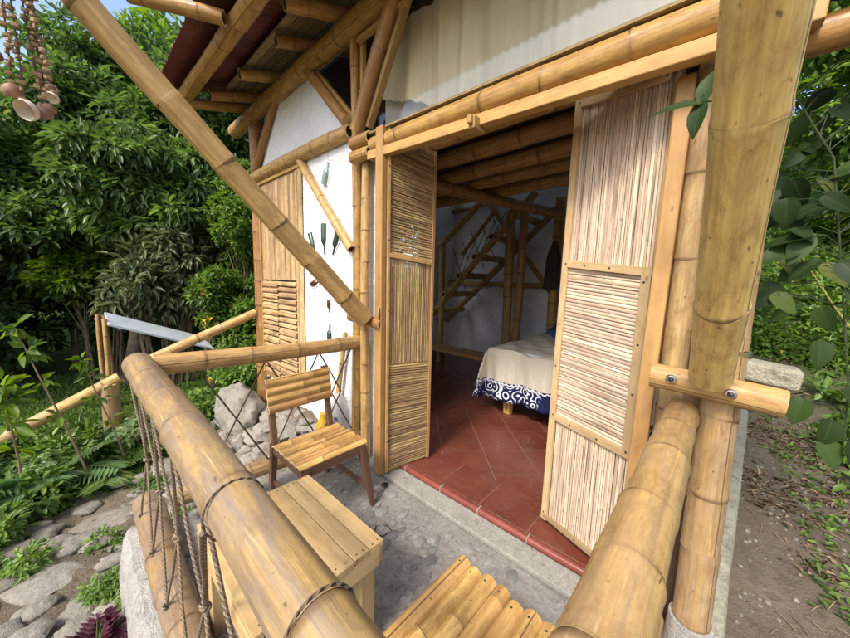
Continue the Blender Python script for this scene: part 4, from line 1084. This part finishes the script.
# ================================================================== SMALL THINGS
mb = MB(); mb.lathe((-2.16,1.24,.03), (0,0,1), [(.04,0),(.055,.01),(.062,.2),(.062,.24),(.045,.27),(.035,.30),(.035,.33),(.02,.332)], M['yellowplastic'], 20)
mb.build('jug', label='yellow plastic jug standing on the ground behind the chair', cat='jug')
BG = MB(); BG.dome((-2.18,1.37,.12), .12, .07, .36, M['white_cloth'], 14, 6, jitter=.12)
for i in range(8): BG.obox((-2.18+U(-.08,.08),1.298+U(0,.01),.22+U(-.08,.14)), .02, .003, .012, mat=M['bedblue'])
BG.build('sack', label='white printed sack leaning on the wall behind the chair', cat='sack')
mb = MB(); mb.sweep([(-1.30,1.06,.006),(-1.26,1.11,.006),(-1.21,1.10,.006),(-1.22,1.04,.006),(-1.27,1.02,.006),(-1.30,1.06,.006)], [.0028]*6, M['nail'], 6)
mb.build('wire_loop', label='small bent dark wire loop lying on the porch floor', cat='wire')
mb = MB(); mb.dome((-1.55,1.335,.0), .034, .026, .018, M['nail'], 12, 3); mb.build('drain_cap', label='small dark round cap in the porch floor at the foot of the left door jamb', cat='cap')
mb = MB(); mb.obox((.155,1.56,1.12), .07, .05, .032, V((1,0,-.1)).normalized(), (0,1,0), V((.1,0,1)).normalized(), M['ledge']); 
mb.build('stone_block', smooth=False, bevel=.01, label='rough grey stone block sticking out behind the right cross peg', cat='stone')
mb = MB(); mb.rock((-3.68,1.12,-.12), .30, .22, .34, M['boulder'], .20, 1.5, 3, 44); mb.build('boulder', label='large pale boulder at the foot of the corner post', cat='rock')
for (x,y,r,lab) in ((-3.3,.85,.20,'medium grey rock in front of the pale boulder'),(-2.45,1.22,.17,'rounded grey rock behind the chair and under the bottle wall')):
    mb = MB(); mb.rock((x,y,zg(x,y)), r*1.2, r, r*.75, M['boulder'], .32, 1.9, x, 32); mb.build('rock', label=lab, cat='rock', group='rocks beside the porch')
mb = MB()
for i in range(170):
    x, y = U(-4.3,-2.25), U(.35,1.42); rr = U(.03,.11)
    mb.rock((x,y,zrough(x,y)-rr*.2), rr*U(.9,1.4), rr*U(.7,1.1), rr*.6, M['boulder'], .3, 1.4, i, 14)
mb.build('rubble', kind='stuff', label='pale rough rubble heaped against the foot of the bottle wall', cat='rubble')
# coconut wind chime hanging from the left brace
WC = empty('wind_chime', (-1.75,-.06,2.43), 'wind chime of seed strings and brown half shells hanging at the top left', 'wind chime')
shells = [(-.03,-.055,1.985,.026,0),(.015,-.03,1.925,.032,1),(.0,.005,1.93,.026,2),(.02,.03,1.985,.018,3),(-.01,.025,2.02,.022,1),(.02,-.09,2.06,.028,0),(0,.02,1.95,.02,2)]
mb = MB()
for (dx, dy, z, r, k) in shells:
    m1 = MB(); p0 = V((-1.75+dx, -.035+dy, z+r)); p1 = V((-1.75+dx*.4, -.06+dy*.5, 2.44))
    m1.sweep([p0, (p0+p1)/2+V((.004,0,0)), p1], [.0025]*3, M['rope_dark'], 5)
    q = 0
    while q < .9:
        c = p0+(p1-p0)*q; m1.dome(c+V((U(-.006,.006),U(-.006,.006),0)), U(.006,.013), U(.005,.012), U(.006,.012), M['seed'], 7, 3, full=True, jitter=.2); q += U(.03,.07)
    m1.build('string', WC)
for (dx, dy, z, r, k) in shells:
    m1 = MB(); nr = V((U(-.5,.5)+.9, -.2+U(-.5,.5), -.5)) if k % 2 else V((-.6,.2,-.6))
    m1.dome((-1.75+dx, -.035+dy, z), r, r, r*.95, M['shell'] if k in (0,2) else M['shell_in'], 14, 5, nrm=-nr, full=False); m1.build('shell', WC)

# slanted glass-topped stand in the garden
GT = empty('garden_stand', (-5.9,.5,zg(-5.9,.5)), 'slanting metal sheet on thin bamboo legs standing on the lawn', 'stand')
mb = MB(); mb.obox((-5.68,.78,.60), .30, .58, .012, V((1,0,-.16)).normalized(), V((0,1,-.42)).normalized(), V((.16,.42,1)).normalized(), M['galv']); mb.build('top', GT, smooth=False)
for p0, p1 in (((-6.0,.18,-.45),(-6.0,.18,.86)), ((-5.95,.27,-.45),(-6.0,.24,.84)), ((-5.75,1.35,-.45),(-5.75,1.3,.42)), ((-5.5,.2,-.45),(-5.52,.22,.84))):
    MB().culm(p0, p1, .026, .026, M['bamboo_pale'], .25, 10).build('leg', GT)
MB().culm((-6.02,.15,.80), (-5.78,1.36,.30), .02, .02, M['bamboo_pale'], .25, 10).build('rail', GT)

# ================================================================== VEGETATION
TG = 'trees and tall bushes round the garden'
tree('tree', 'tall broad dark green tree filling the upper left of the photo', (-9.5,-1.2,-.6), 2.4, .22,
     [(-9,-1.4,2.6,1.2),(-9.4,-.4,3.0,1.2),(-9.2,.9,3.7,1.4),(-8.6,-2.4,1.6,1.2),(-10,-2.4,3.6,1.2),(-8.8,.2,2.3,1.3),(-10,1.4,5.3,1.5)], 7200, 9, .16, .062, 'leaf_dark')
tree('tree', 'rounded tree with lighter drooping leaves behind the left diagonal brace', (-7.4,.55,-.5), 1.7, .12,
     [(-7,.45,2.85,.5),(-7,1.05,3.15,.62),(-7.1,1.7,2.85,.6),(-6.9,1.2,2.45,.55),(-7,.55,2.25,.38)], 2300, 10, .15, .05, 'leaf_mango', droop=.45)
tree('tree', 'dark leafy tree under the roof corner behind the window end of the house', (-8.2,3.4,-.6), 2.0, .18,
     [(-8.0,2.6,3.0,1.2),(-8.0,1.9,1.7,1.0),(-8.6,3.4,3.9,1.4),(-8.1,2.2,4.6,1.1),(-7.6,2.9,1.6,1.0)], 3900, 9, .15, .06, 'leaf_dark')
tree('tree', 'deep green tree at the far left edge of the photo', (-7.6,-3.0,-.6), 1.7, .15,
     [(-7.4,-3.0,2.6,1.2),(-7.3,-2.4,1.4,.9),(-7.8,-3.8,3.4,1.3),(-7.2,-3.6,1.2,.9),(-7.4,-2.1,2.0,.6)], 3600, 9, .14, .055, 'leaf_dark')
tree('tree', 'distant tree rising into the sky above the dark trees', (-15,.5,-.2), 5, .35,
     [(-15,-.3,4.6,2.2),(-15.5,3.0,8.0,2.4),(-14.6,4,5.5,2.5),(-15.5,-3.2,3.6,2.2),(-15,1,3.2,2.4),(-15,-4.5,3,2.2)], 3600, 8, .32, .13, 'leaf_mid')
tree('tree', 'distant broad tree behind the deep green trees on the far left', (-14,-6,-.3), 4, .3,
     [(-14,-6,3.4,2.2),(-13.5,-8,3.2,2.2),(-14,-4,2.2,2.0),(-14,-10,4,2.4)], 2400, 8, .32, .13, 'leaf_dark')
tree('tree', 'distant tree closing the gap behind the corner of the house', (-13,7,-.2), 4, .3,
     [(-13,7,5,2.6),(-12.5,5,3,2.2),(-12,9,3.6,2.4),(-11,7,1.8,1.8)], 2400, 8, .3, .12, 'leaf_mid')
def bush(name, label, lobes, n, k, L, W, leafm, group=None, cat='bush', flowers=None, shell=.35, bumps=.25, nstem=7, stemm='twig', droop=.2):
    cx = sum(l[0] for l in lobes)/len(lobes); cy = sum(l[1] for l in lobes)/len(lobes); z0 = zg(cx, cy)
    e = empty(name, (cx, cy, z0), label, cat, group)
    mb = MB()
    for (x, y, z, R) in lobes:
        for _ in range(nstem):
            d = V(rdir(1)[0])*R*.75; d.z = abs(d.z); b = V((cx*.5+x*.5+U(-.1,.1), cy*.5+y*.5+U(-.1,.1), z0-.03))
            mb.sweep([b, (b+V((x,y,z)))/2+V((U(-.1,.1),U(-.1,.1),.05))*R, V((x,y,z))+d], [.016*min(1,R+.3), .011*min(1,R+.3), .004], M[stemm], 5)
    mb.build('stem', e)
    P, D = lobe_points(lobes, n, shell, bumps); P[:,2] = np.maximum(P[:,2], z0+.02)
    v, q, t = clusters(P, k, L, W, out=D, spread=L*.8, droop=droop)
    mesh_np('foliage', v, q, t, M[leafm], e)
    if flowers:
        nf, r, fm = flowers; P, D = lobe_points([(l[0],l[1],l[2],l[3]*1.0) for l in lobes], nf*3, .92, bumps)
        idx = RNG.permutation(len(P))[:nf]
        for i in idx:
            P5 = np.repeat(P[i:i+1], 7, 0) + RNG.normal(size=(7,3))*r*.15
            dd = norm(rdir(7)+D[i]*.6); v, q, t = leaf_arrays(P5, dd, norm(rdir(7)+D[i]), np.full(7, r), np.full(7, r*.7), RNG.uniform(0,1,7))
            mesh_np('flower', v, q, t, M[fm], e)
    return e
BG_ = 'bushes round the garden'
bush('bush', 'sunny lime green bush glowing in the gap between the dark trees', [(-7.9,-.0,1.3,.42),(-7.9,.55,1.25,.38),(-8.0,.3,1.6,.25)], 520, 9, .12, .06, 'leaf_lime', BG_)
bush('bush', 'greyish branching shrub with drooping leaf clusters behind the metal stand', [(-6.6,.95,1.55,.5),(-6.5,.6,1.1,.35),(-6.6,1.35,1.7,.5),(-6.6,1.1,.9,.4)], 420, 8, .16, .05, 'leaf_grey', BG_, shell=.2, nstem=12, droop=.5)
bush('flowering_bush', 'tall green hedge with yellow flowers beside the corner post', [(-6.0,1.95,2.2,.5),(-6.0,1.95,1.4,.55),(-5.8,1.9,.6,.55),(-6.1,2.1,2.9,.4),(-5.5,1.75,.05,.42)], 3000, 8, .075, .035, 'leaf_mid', BG_, flowers=(16, .075, 'flower'))
bush('flowering_bush', 'small shrub with orange yellow blooms in front of the hedge', [(-5.7,1.35,1.15,.2),(-5.7,1.5,.75,.22)], 240, 8, .09, .04, 'leaf_mid', BG_, flowers=(8, .08, 'flower'))
bush('bush', 'dense dark undergrowth below the upper left trees', [(-8.9,-1.2,.5,.9),(-9.2,.9,.4,.9),(-8.2,2.2,.5,.8),(-8.6,-2.6,.3,.8),(-9.3,.0,1.2,.9)], 2100, 8, .16, .07, 'leaf_dark', BG_)
bush('bush', 'low leafy bush at the left edge behind the slanting handrail', [(-7.0,-2.0,.0,.4),(-7.2,-2.6,.3,.5)], 500, 8, .13, .06, 'leaf_mid', BG_)
bush('bush', 'low weedy plants under the side railing left of the boulder', [(-4.75,1.55,-.1,.4),(-4.5,1.0,-.25,.3),(-5.1,1.9,-.1,.4)], 900, 7, .07, .035, 'leaf_ground', BG_, flowers=(8, .04, 'flower'))
# ferns and leafy plants in the near left bed
def frond_plant(name, label, c, nf, L, leaf, w, mat, group=None, cat='plant', tilt=(.5,1.1), npin=14, taper=True, face=None):
    e = empty(name, c, label, cat, group); Vs=[];Qs=[];Ts=[];o=0; mb = MB(); c = V(c)
    for i in range(nf):
        a = U(0, 6.283) if face is None else face + U(-1.3, 1.3); el = U(*tilt); l = L*U(.7,1.1); h = V((math.cos(a), math.sin(a), 0))
        pts = [c + h*(l*t*math.sin(el)*(1)) + V((0,0,l*(t*math.cos(el) - .45*t*t*math.sin(el)))) for t in np.linspace(0,1,7)]
        mb.sweep(pts, [.006,.005,.005,.004,.003,.002,.001], M['stem'], 5)
        side = V((-math.sin(a), math.cos(a), 0)); P=[];D=[];N=[];Ls=[]
        for k in range(npin):
            t = .22 + .78*(k+.5)/npin; f = t*6; j = min(5, int(f)); p = pts[j] + (pts[j+1]-pts[j])*(f-j); tg = (pts[j+1]-pts[j]).normalized()
            for s_ in (-1, 1):
                P.append(p); D.append(tg*.7 + side*s_ + V((0,0,-.1))); N.append(side.cross(tg)*(-1) if side.cross(tg).z < 0 else side.cross(tg)); Ls.append(leaf*(math.sin(math.pi*min(1,t*.9+.1))**.6+.15)*U(.85,1.1))
        P,D,N,Ls = map(np.array, (P,D,N,Ls)); v,q,t_ = leaf_arrays(P, D, N, Ls, np.full(len(P), w), np.clip(RNG.uniform(0,1)*.6+RNG.uniform(0,.4,len(P)),0,1), .1, .2)
        Vs.append(v); Qs.append(q+o); Ts.append(t_); o += len(v)
    mb.build('stem', e); mesh_np('foliage', np.concatenate(Vs), np.concatenate(Qs), np.concatenate(Ts), M[mat], e); return e
FG = 'leafy plants in the bed left of the porch'
frond_plant('fern', 'pale green feathery fern under the slanting handrail', (-3.95,-.25,-.35), 16, .75, .2, .028, 'leaf_fern', FG, 'fern')
frond_plant('fern', 'dark strap leaved plant at the foot of the handrail post', (-3.75,.12,-.35), 14, .5, .2, .032, 'leaf_dark', FG, 'fern')
frond_plant('fern', 'broad bright fern at the left edge above the stones', (-3.7,-.62,-.33), 15, .68, .19, .03, 'leaf_fern', FG, 'fern')
frond_plant('fern', 'narrow leaved green clump between the stone path and the fern', (-3.5,-.5,-.36), 14, .34, .1, .02, 'leaf_ground', FG, 'fern')
frond_plant('fern', 'bright tongue leaved plant behind the handrail post', (-4.5,.45,-.35), 9, .55, .14, .05, 'leaf_ground', FG, 'fern', tilt=(.2,.7))
bush('bush', 'variegated pale leaved bush beside the foot of the handrail post', [(-3.95,.42,-.12,.22),(-3.7,.6,-.2,.18)], 330, 7, .06, .035, 'leaf_pale', FG)
bush('bush', 'leafy weeds with small bright leaves at the far left of the bed', [(-3.8,-.85,-.2,.26),(-4.3,-1.1,-.1,.3),(-3.6,-.95,-.2,.22)], 900, 7, .065, .03, 'leaf_lime', FG)
bush('bush', 'mixed green plants filling the bed between the ferns', [(-4.0,-.15,-.2,.28),(-4.2,-.55,-.2,.3),(-3.6,-.3,-.28,.2),(-3.3,-.5,-.3,.16),(-3.75,.25,-.3,.18)], 1200, 7, .07, .028, 'leaf_ground', FG)
bush('bush', 'small bright weed growing between the path stones', [(-2.85,-.30,-.33,.10),(-2.75,.02,-.34,.08)], 150, 6, .04, .016, 'leaf_ground', FG, nstem=2)
bush('bush', 'tiny weed tuft against the porch edge', [(-2.42,.18,-.34,.08),(-2.65,.38,-.34,.09)], 110, 6, .035, .016, 'leaf_ground', FG, nstem=2)
for k_, (x, y) in enumerate(((-3.1,-.55),(-2.35,.0),(-3.3,.3),(-2.6,-.6))):
    bush('bush', ('low moss tuft between the farthest left path stones','low moss tuft beside the purple plant','low moss tuft under the handrail post side of the path','low moss tuft at the bottom left corner of the photo')[k_], [(x,y,-.35,.09),(x+.1,y+.07,-.35,.07)], 170, 6, .03, .013, 'leaf_ground', FG, nstem=1)
# purple plant
frond_plant('purple_plant', 'low purple leaved plant against the white porch edge', (-1.97,-.05,-.36), 34, .17, .075, .022, 'leaf_purple', None, 'plant', tilt=(.2,1.2), npin=5)
# seedlings with twig stems
def seedling(label, p, lean, h, L):
    e = empty('seedling', p, label, 'seedling', 'seedlings at the left'); p = V(p); tip = p+V(lean)
    mb = MB(); pts = [p, p+(tip-p)*.4+V((.01,.01,0)), p+(tip-p)*.75, tip]; mb.sweep(pts, [.009,.007,.005,.003], M['twig'], 7); mb.build('stem', e)
    C = np.array([list(tip), list(p+(tip-p)*.88), list(p+(tip-p)*.7), list(p+(tip-p)*.5)])
    v,q,t = clusters(np.repeat(C, (4,3,2,1), 0), 5, L, L*.42, spread=.05, outw=.2); mesh_np('foliage', v, q, t, M['leaf_lime'], e)
seedling('taller twiggy seedling with fresh leaves left of the metal stand', (-3.55,.0,-.35), (-.05,-.30,1.35), 1.0, .10)
seedling('shorter twiggy seedling with fresh leaves near the metal stand', (-3.7,.22,-.35), (0,-.22,1.05), .9, .08)
seedling('leafy bright seedling at the left edge above the slanting handrail', (-3.6,-.36,-.35), (.0,-.02,.95), .9, .13)

# lawn
def scatter(n, fx, fy): 
    x = fx(n); y = fy(n); z = np.array([zrough(a, b) for a, b in zip(x, y)]); return np.stack([x, y, z], 1)
P = scatter(42000, lambda n: RNG.uniform(-8.8, -4.2, n), lambda n: RNG.uniform(-2.6, 2.6, n))
P = np.concatenate([P, scatter(3000, lambda n: RNG.uniform(-4.6, -3.6, n), lambda n: RNG.uniform(-1.4, 1.3, n))])
n = len(P); D = norm(RNG.normal(size=(n,3))*.55+np.array([0,0,.8])); v,q,t = leaf_arrays(P, D, rdir(n), RNG.uniform(.03,.075,n), RNG.uniform(.010,.02,n), RNG.uniform(0,1,n))
mesh_np('grass', v, q, t, M['leaf_grass'], None, kind='stuff', label='short green lawn grass left of the house', cat='grass')
# ground cover on the right
def covers(n, x0, x1, y0, y1, hh): 
    x = RNG.uniform(x0, x1, n); y = y0+(y1-y0)*RNG.uniform(0,1,n)**1.6
    hgt = hh*(.5+.5*np.sin(x*3.1+1.3)*np.sin(y*2.3)+.4*RNG.uniform(0,1,n))
    z = np.array([zg(a,b) for a,b in zip(x,y)]) + np.clip(hgt, 0, None)*RNG.uniform(.2,1,n); return np.stack([x,y,z],1)
P = covers(9500, .95, 8.5, 3.6, 18, .35); keep = P[:,0] > .72+.22*np.sin(P[:,1]*2.2)+np.maximum(0, 5-P[:,1])*.08
v,q,t = clusters(P[keep], 9, .105, .05, spread=.09); mesh_np('ground_cover', v, q, t, M['leaf_ground'], None, kind='stuff', label='low leafy green plants covering the bank on the right', cat='ground cover')
P = covers(260, .55, 1.1, 2.3, 5.5, .03); v,q,t = clusters(P, 6, .05, .022, spread=.04); mesh_np('weeds', v, q, t, M['leaf_ground'], None, kind='stuff', label='small weeds creeping over the dirt strip from the bank', cat='weeds')
P = covers(1500, .2, 3.2, 6.3, 10.5, .25)
v,q,t = clusters(P, 9, .10, .045, spread=.09); mesh_np('ground_cover', v, q, t, M['leaf_mid'], None, kind='stuff', label='leafy plants at the foot of the bank behind the house', cat='ground cover')
P = scatter(2400, lambda n: .30+.6*RNG.uniform(0,1,n), lambda n: 2.6+4.4*RNG.uniform(0,1,n)); P[:,2] += .006; P = P[(np.sin(P[:,0]*9+P[:,1]*3)+np.sin(P[:,1]*5.3+1)+RNG.uniform(-1,1,len(P)) > .1-.5*(P[:,1]-3.3))]
n = len(P); D = rdir(n); D[:,2] = np.abs(D[:,2])*.35; v,q,t = leaf_arrays(P, D, rdir(n)*.7+np.array([0,0,1]), RNG.uniform(.015,.07,n), RNG.uniform(.006,.022,n), RNG.uniform(0,1,n), .5, .4)
mesh_np('leaf_litter', v, q, t, M['litter'], None, kind='stuff', label='dry brown leaves on the dirt beside the house', cat='leaf litter')
mb = MB()
for i in range(70):
    x = U(.32,.8); y = U(1.9,6); z = zrough(x,y)+.006; a = U(0,6.28); l = U(.04,.14); mb.sweep([(x,y,z),(x+math.cos(a)*l*.5,y+math.sin(a)*l*.5,z+.008),(x+math.cos(a)*l,y+math.sin(a)*l,z)], [.003,.003,.002], M['twig'], 5)
for i in range(260):
    x, y = U(.22,.9), U(1.7,5.5); rr = U(.004,.014); mb.dome((x,y,zrough(x,y)+rr*.2), rr*1.3, rr, rr*.7, M['stone'], 7, 3, jitter=.2)
mb.build('twigs', kind='stuff', label='thin dry twigs and small gravel scattered on the dirt strip', cat='twigs')
tree('tree', 'green tree behind the house at the top right', (2.6,11.5,3.6), 2.6, .16, [(2.0,11.5,7.3,1.4),(3.9,12,7.0,1.4),(1.0,11.5,7.6,1.2),(3.0,11,9.0,1.6)], 2600, 9, .15, .06, 'leaf_mid')
tree('tree', 'distant green tree above the planted bank on the right', (6.5,17,6.8), 2.5, .2, [(5.5,17,10,2.3),(9,17,9.5,2.4),(3.0,18,10,2.4),(4.5,17.5,12.6,2.6),(7.5,17,13,2.5)], 2400, 8, .26, .11, 'leaf_mid')
tree('tree', 'leafy green tree filling the far right top corner', (3.3,7.6,1.0), 2.2, .12, [(2.6,8.2,4.3,1.1),(1.5,8.6,5.4,1.1),(3.8,8,5.6,1.4),(2.4,8.4,6.6,1.3),(1.2,8.6,7.4,1.2),(1.15,8.7,4.3,.75),(1.5,8.8,3.7,.6)], 3000, 9, .13, .06, 'leaf_mid')
bush('bush', 'sunlit lime leaved bush on the bank behind the dark vine', [(1.75,9.0,2.7,.55),(2.5,9.3,2.9,.6)], 560, 9, .13, .06, 'leaf_lime', BG_)
MB().sweep([(.36,3.0,1.60),(.52,3.0,1.30),(.74,3.0,.95),(.92,3.05,.3),(.96,3.1,-.15)], [.003,.004,.005,.006,.006], M['yellowcane'], 6).build('cane', label='thin yellow cane arching in front of the green bank', cat='cane')

# broad-leaved vine hanging near the right post
def heart_leaf(mb, c, d, nrm, L, W, mat):
    c = V(c); d = V(d).normalized(); x = d.cross(V(nrm)).normalized(); n = x.cross(d); b = len(mb.v); tn = random.random()
    prof = [(0,.0),(.03,.55),(.15,.9),(.35,1),(.6,.82),(.8,.48),(.93,.18),(1,0)]
    for (t, w) in prof:
        dz = -.25*t*t*L
        for s_ in (-1,-.5,0,.5,1): mb.v.append(c + d*(t*L - (.07*L*abs(s_) if t < .1 else 0)) + x*(s_*w*W/2) + n*(abs(s_)**1.3*.12*W*w + dz + math.sin(t*9+s_*3)*.012*L))
    for i in range(len(prof)-1):
        for k in range(4):
            A = b+i*5+k; mb.face([A, A+1, A+6, A+5], [(0,0)]*4, [(tn, float(k==2)), (tn, float(k==1)), (tn, float(k==1)), (tn, float(k==2))], mat)
def vine(name, label, stem, leaves, cat='vine'):
    e = empty(name, stem[0], label, cat); mb = MB(); mb.sweep(stem, [.0028]*len(stem), M['stemdark'], 6); 
    for (c, d, n, L, W) in leaves:
        fine = [V(stem[i])*(1-t)+V(stem[i+1])*t for i in range(len(stem)-1) for t in (0,.12,.25,.37,.5,.62,.75,.87)]
        near = min(fine, key=lambda s_: (s_-V(c)+V((0,0,.05))).length); mb.sweep([near, (near+V(c))/2+V((0,-.01,.015)), c], [.0018,.0014,.0012], M['stemdark'], 5)
    mb.build('stem', e)
    for (c, d, n, L, W) in leaves:
        lb = MB(); heart_leaf(lb, c, d, n, L, W, M['leaf_vine']); lb.build('leaf', e)
import itertools
def px(x, y, Y):   # point seen at a given place when the plant was measured from the photo
    return None
stem1 = [(.34,1.6,.93),(.33,1.6,1.1),(.27,1.6,1.5),(.22,1.58,1.8),(.12,1.56,2.0),(.3,1.5,2.14)]
lv = []
random.seed(21)
for i in range(64):
    if i < 38: z = U(1.34, 1.72); x = .12 + U(0,1)*.26
    else: z = U(1.72, 2.08); x = .07+U(0,1)**.8*.3
    y = U(1.5,1.75); lv.append(((x*y/1.6,y,z), (U(-.9,.9),U(-.6,.2),U(-.9,.1)), (U(-.5,.5),U(-.9,-.2),U(.2,.9)), U(.06,.11), U(.04,.075)))
for (x,z) in ((.235,1.05),(.30,1.0),(.33,1.12),(.29,.93),(.36,.96),(.36,1.22),(.25,1.24)): lv.append(((x,1.55,z), (U(-.5,.5),-.2,-.8), (U(-.6,.6),-1,.3), .085, .065))
vine('vine', 'dark broad leaved vine hanging beside the right post', stem1, lv)
random.seed(5)
SPR = ([(-.02,1.30,1.93),(-.05,1.22,1.91),(-.082,1.15,1.885)],
     [((-.082,1.15,1.885),(-.95,-.05,.18),(-.1,-.75,.65),.115,.036), ((-.080,1.15,1.88),(-.18,-.25,-.95),(-.3,-.9,.3),.085,.045), ((-.078,1.15,1.89),(.12,0,1),(-.2,-1,.2),.075,.042)])
vine('leaf_sprig', 'sprig of three dark green leaves poking out left of the big right brace', SPR[0], SPR[1], 'leaves')

# ================================================================== LIGHT, CAMERA
w = bpy.data.worlds.new('World'); sc.world = w; w.use_nodes = True
nt = w.node_tree; bg = nt.nodes['Background']; sky = nt.nodes.new('ShaderNodeTexSky'); sky.sky_type = 'NISHITA'; sky.sun_disc = False
SUN_EL, SUN_AZ = 48.0, 172.0     # azimuth measured from +Y clockwise: sun stands behind the camera
sky.sun_elevation = math.radians(SUN_EL); sky.sun_rotation = math.radians(SUN_AZ); sky.dust_density = 3.0; sky.air_density = 1.0
nt.links.new(sky.outputs[0], bg.inputs[0]); bg.inputs[1].default_value = .15
sd = bpy.data.lights.new('sun', 'SUN'); sd.energy = 1.8; sd.angle = math.radians(12); sd.color = (1, .95, .87)
so = bpy.data.objects.new('sun', sd); col.objects.link(so)
az = math.radians(SUN_AZ); el = math.radians(SUN_EL)
to_sun = V((math.sin(az)*math.cos(el), math.cos(az)*math.cos(el), math.sin(el)))
so.rotation_euler = to_sun.to_track_quat('Z', 'Y').to_euler()
cam = bpy.data.cameras.new('camera'); co = bpy.data.objects.new('camera', cam); col.objects.link(co); sc.camera = co
R = Matrix(((0.73771026,-0.09852647,0.66788929),(0.67466268,0.07128322,-0.7346761),(0.02477574,0.99257808,0.1190585)))
co.matrix_world = Matrix.Translation((0,0,1.4)) @ R.to_4x4()
cam.sensor_width = 36; cam.lens = 319/850*36; cam.clip_start = .03; cam.clip_end = 500
vs = sc.view_settings; vs.view_transform = 'Standard'; vs.look = 'None'; vs.gamma = 1; vs.use_curve_mapping = False; vs.exposure = 1.2
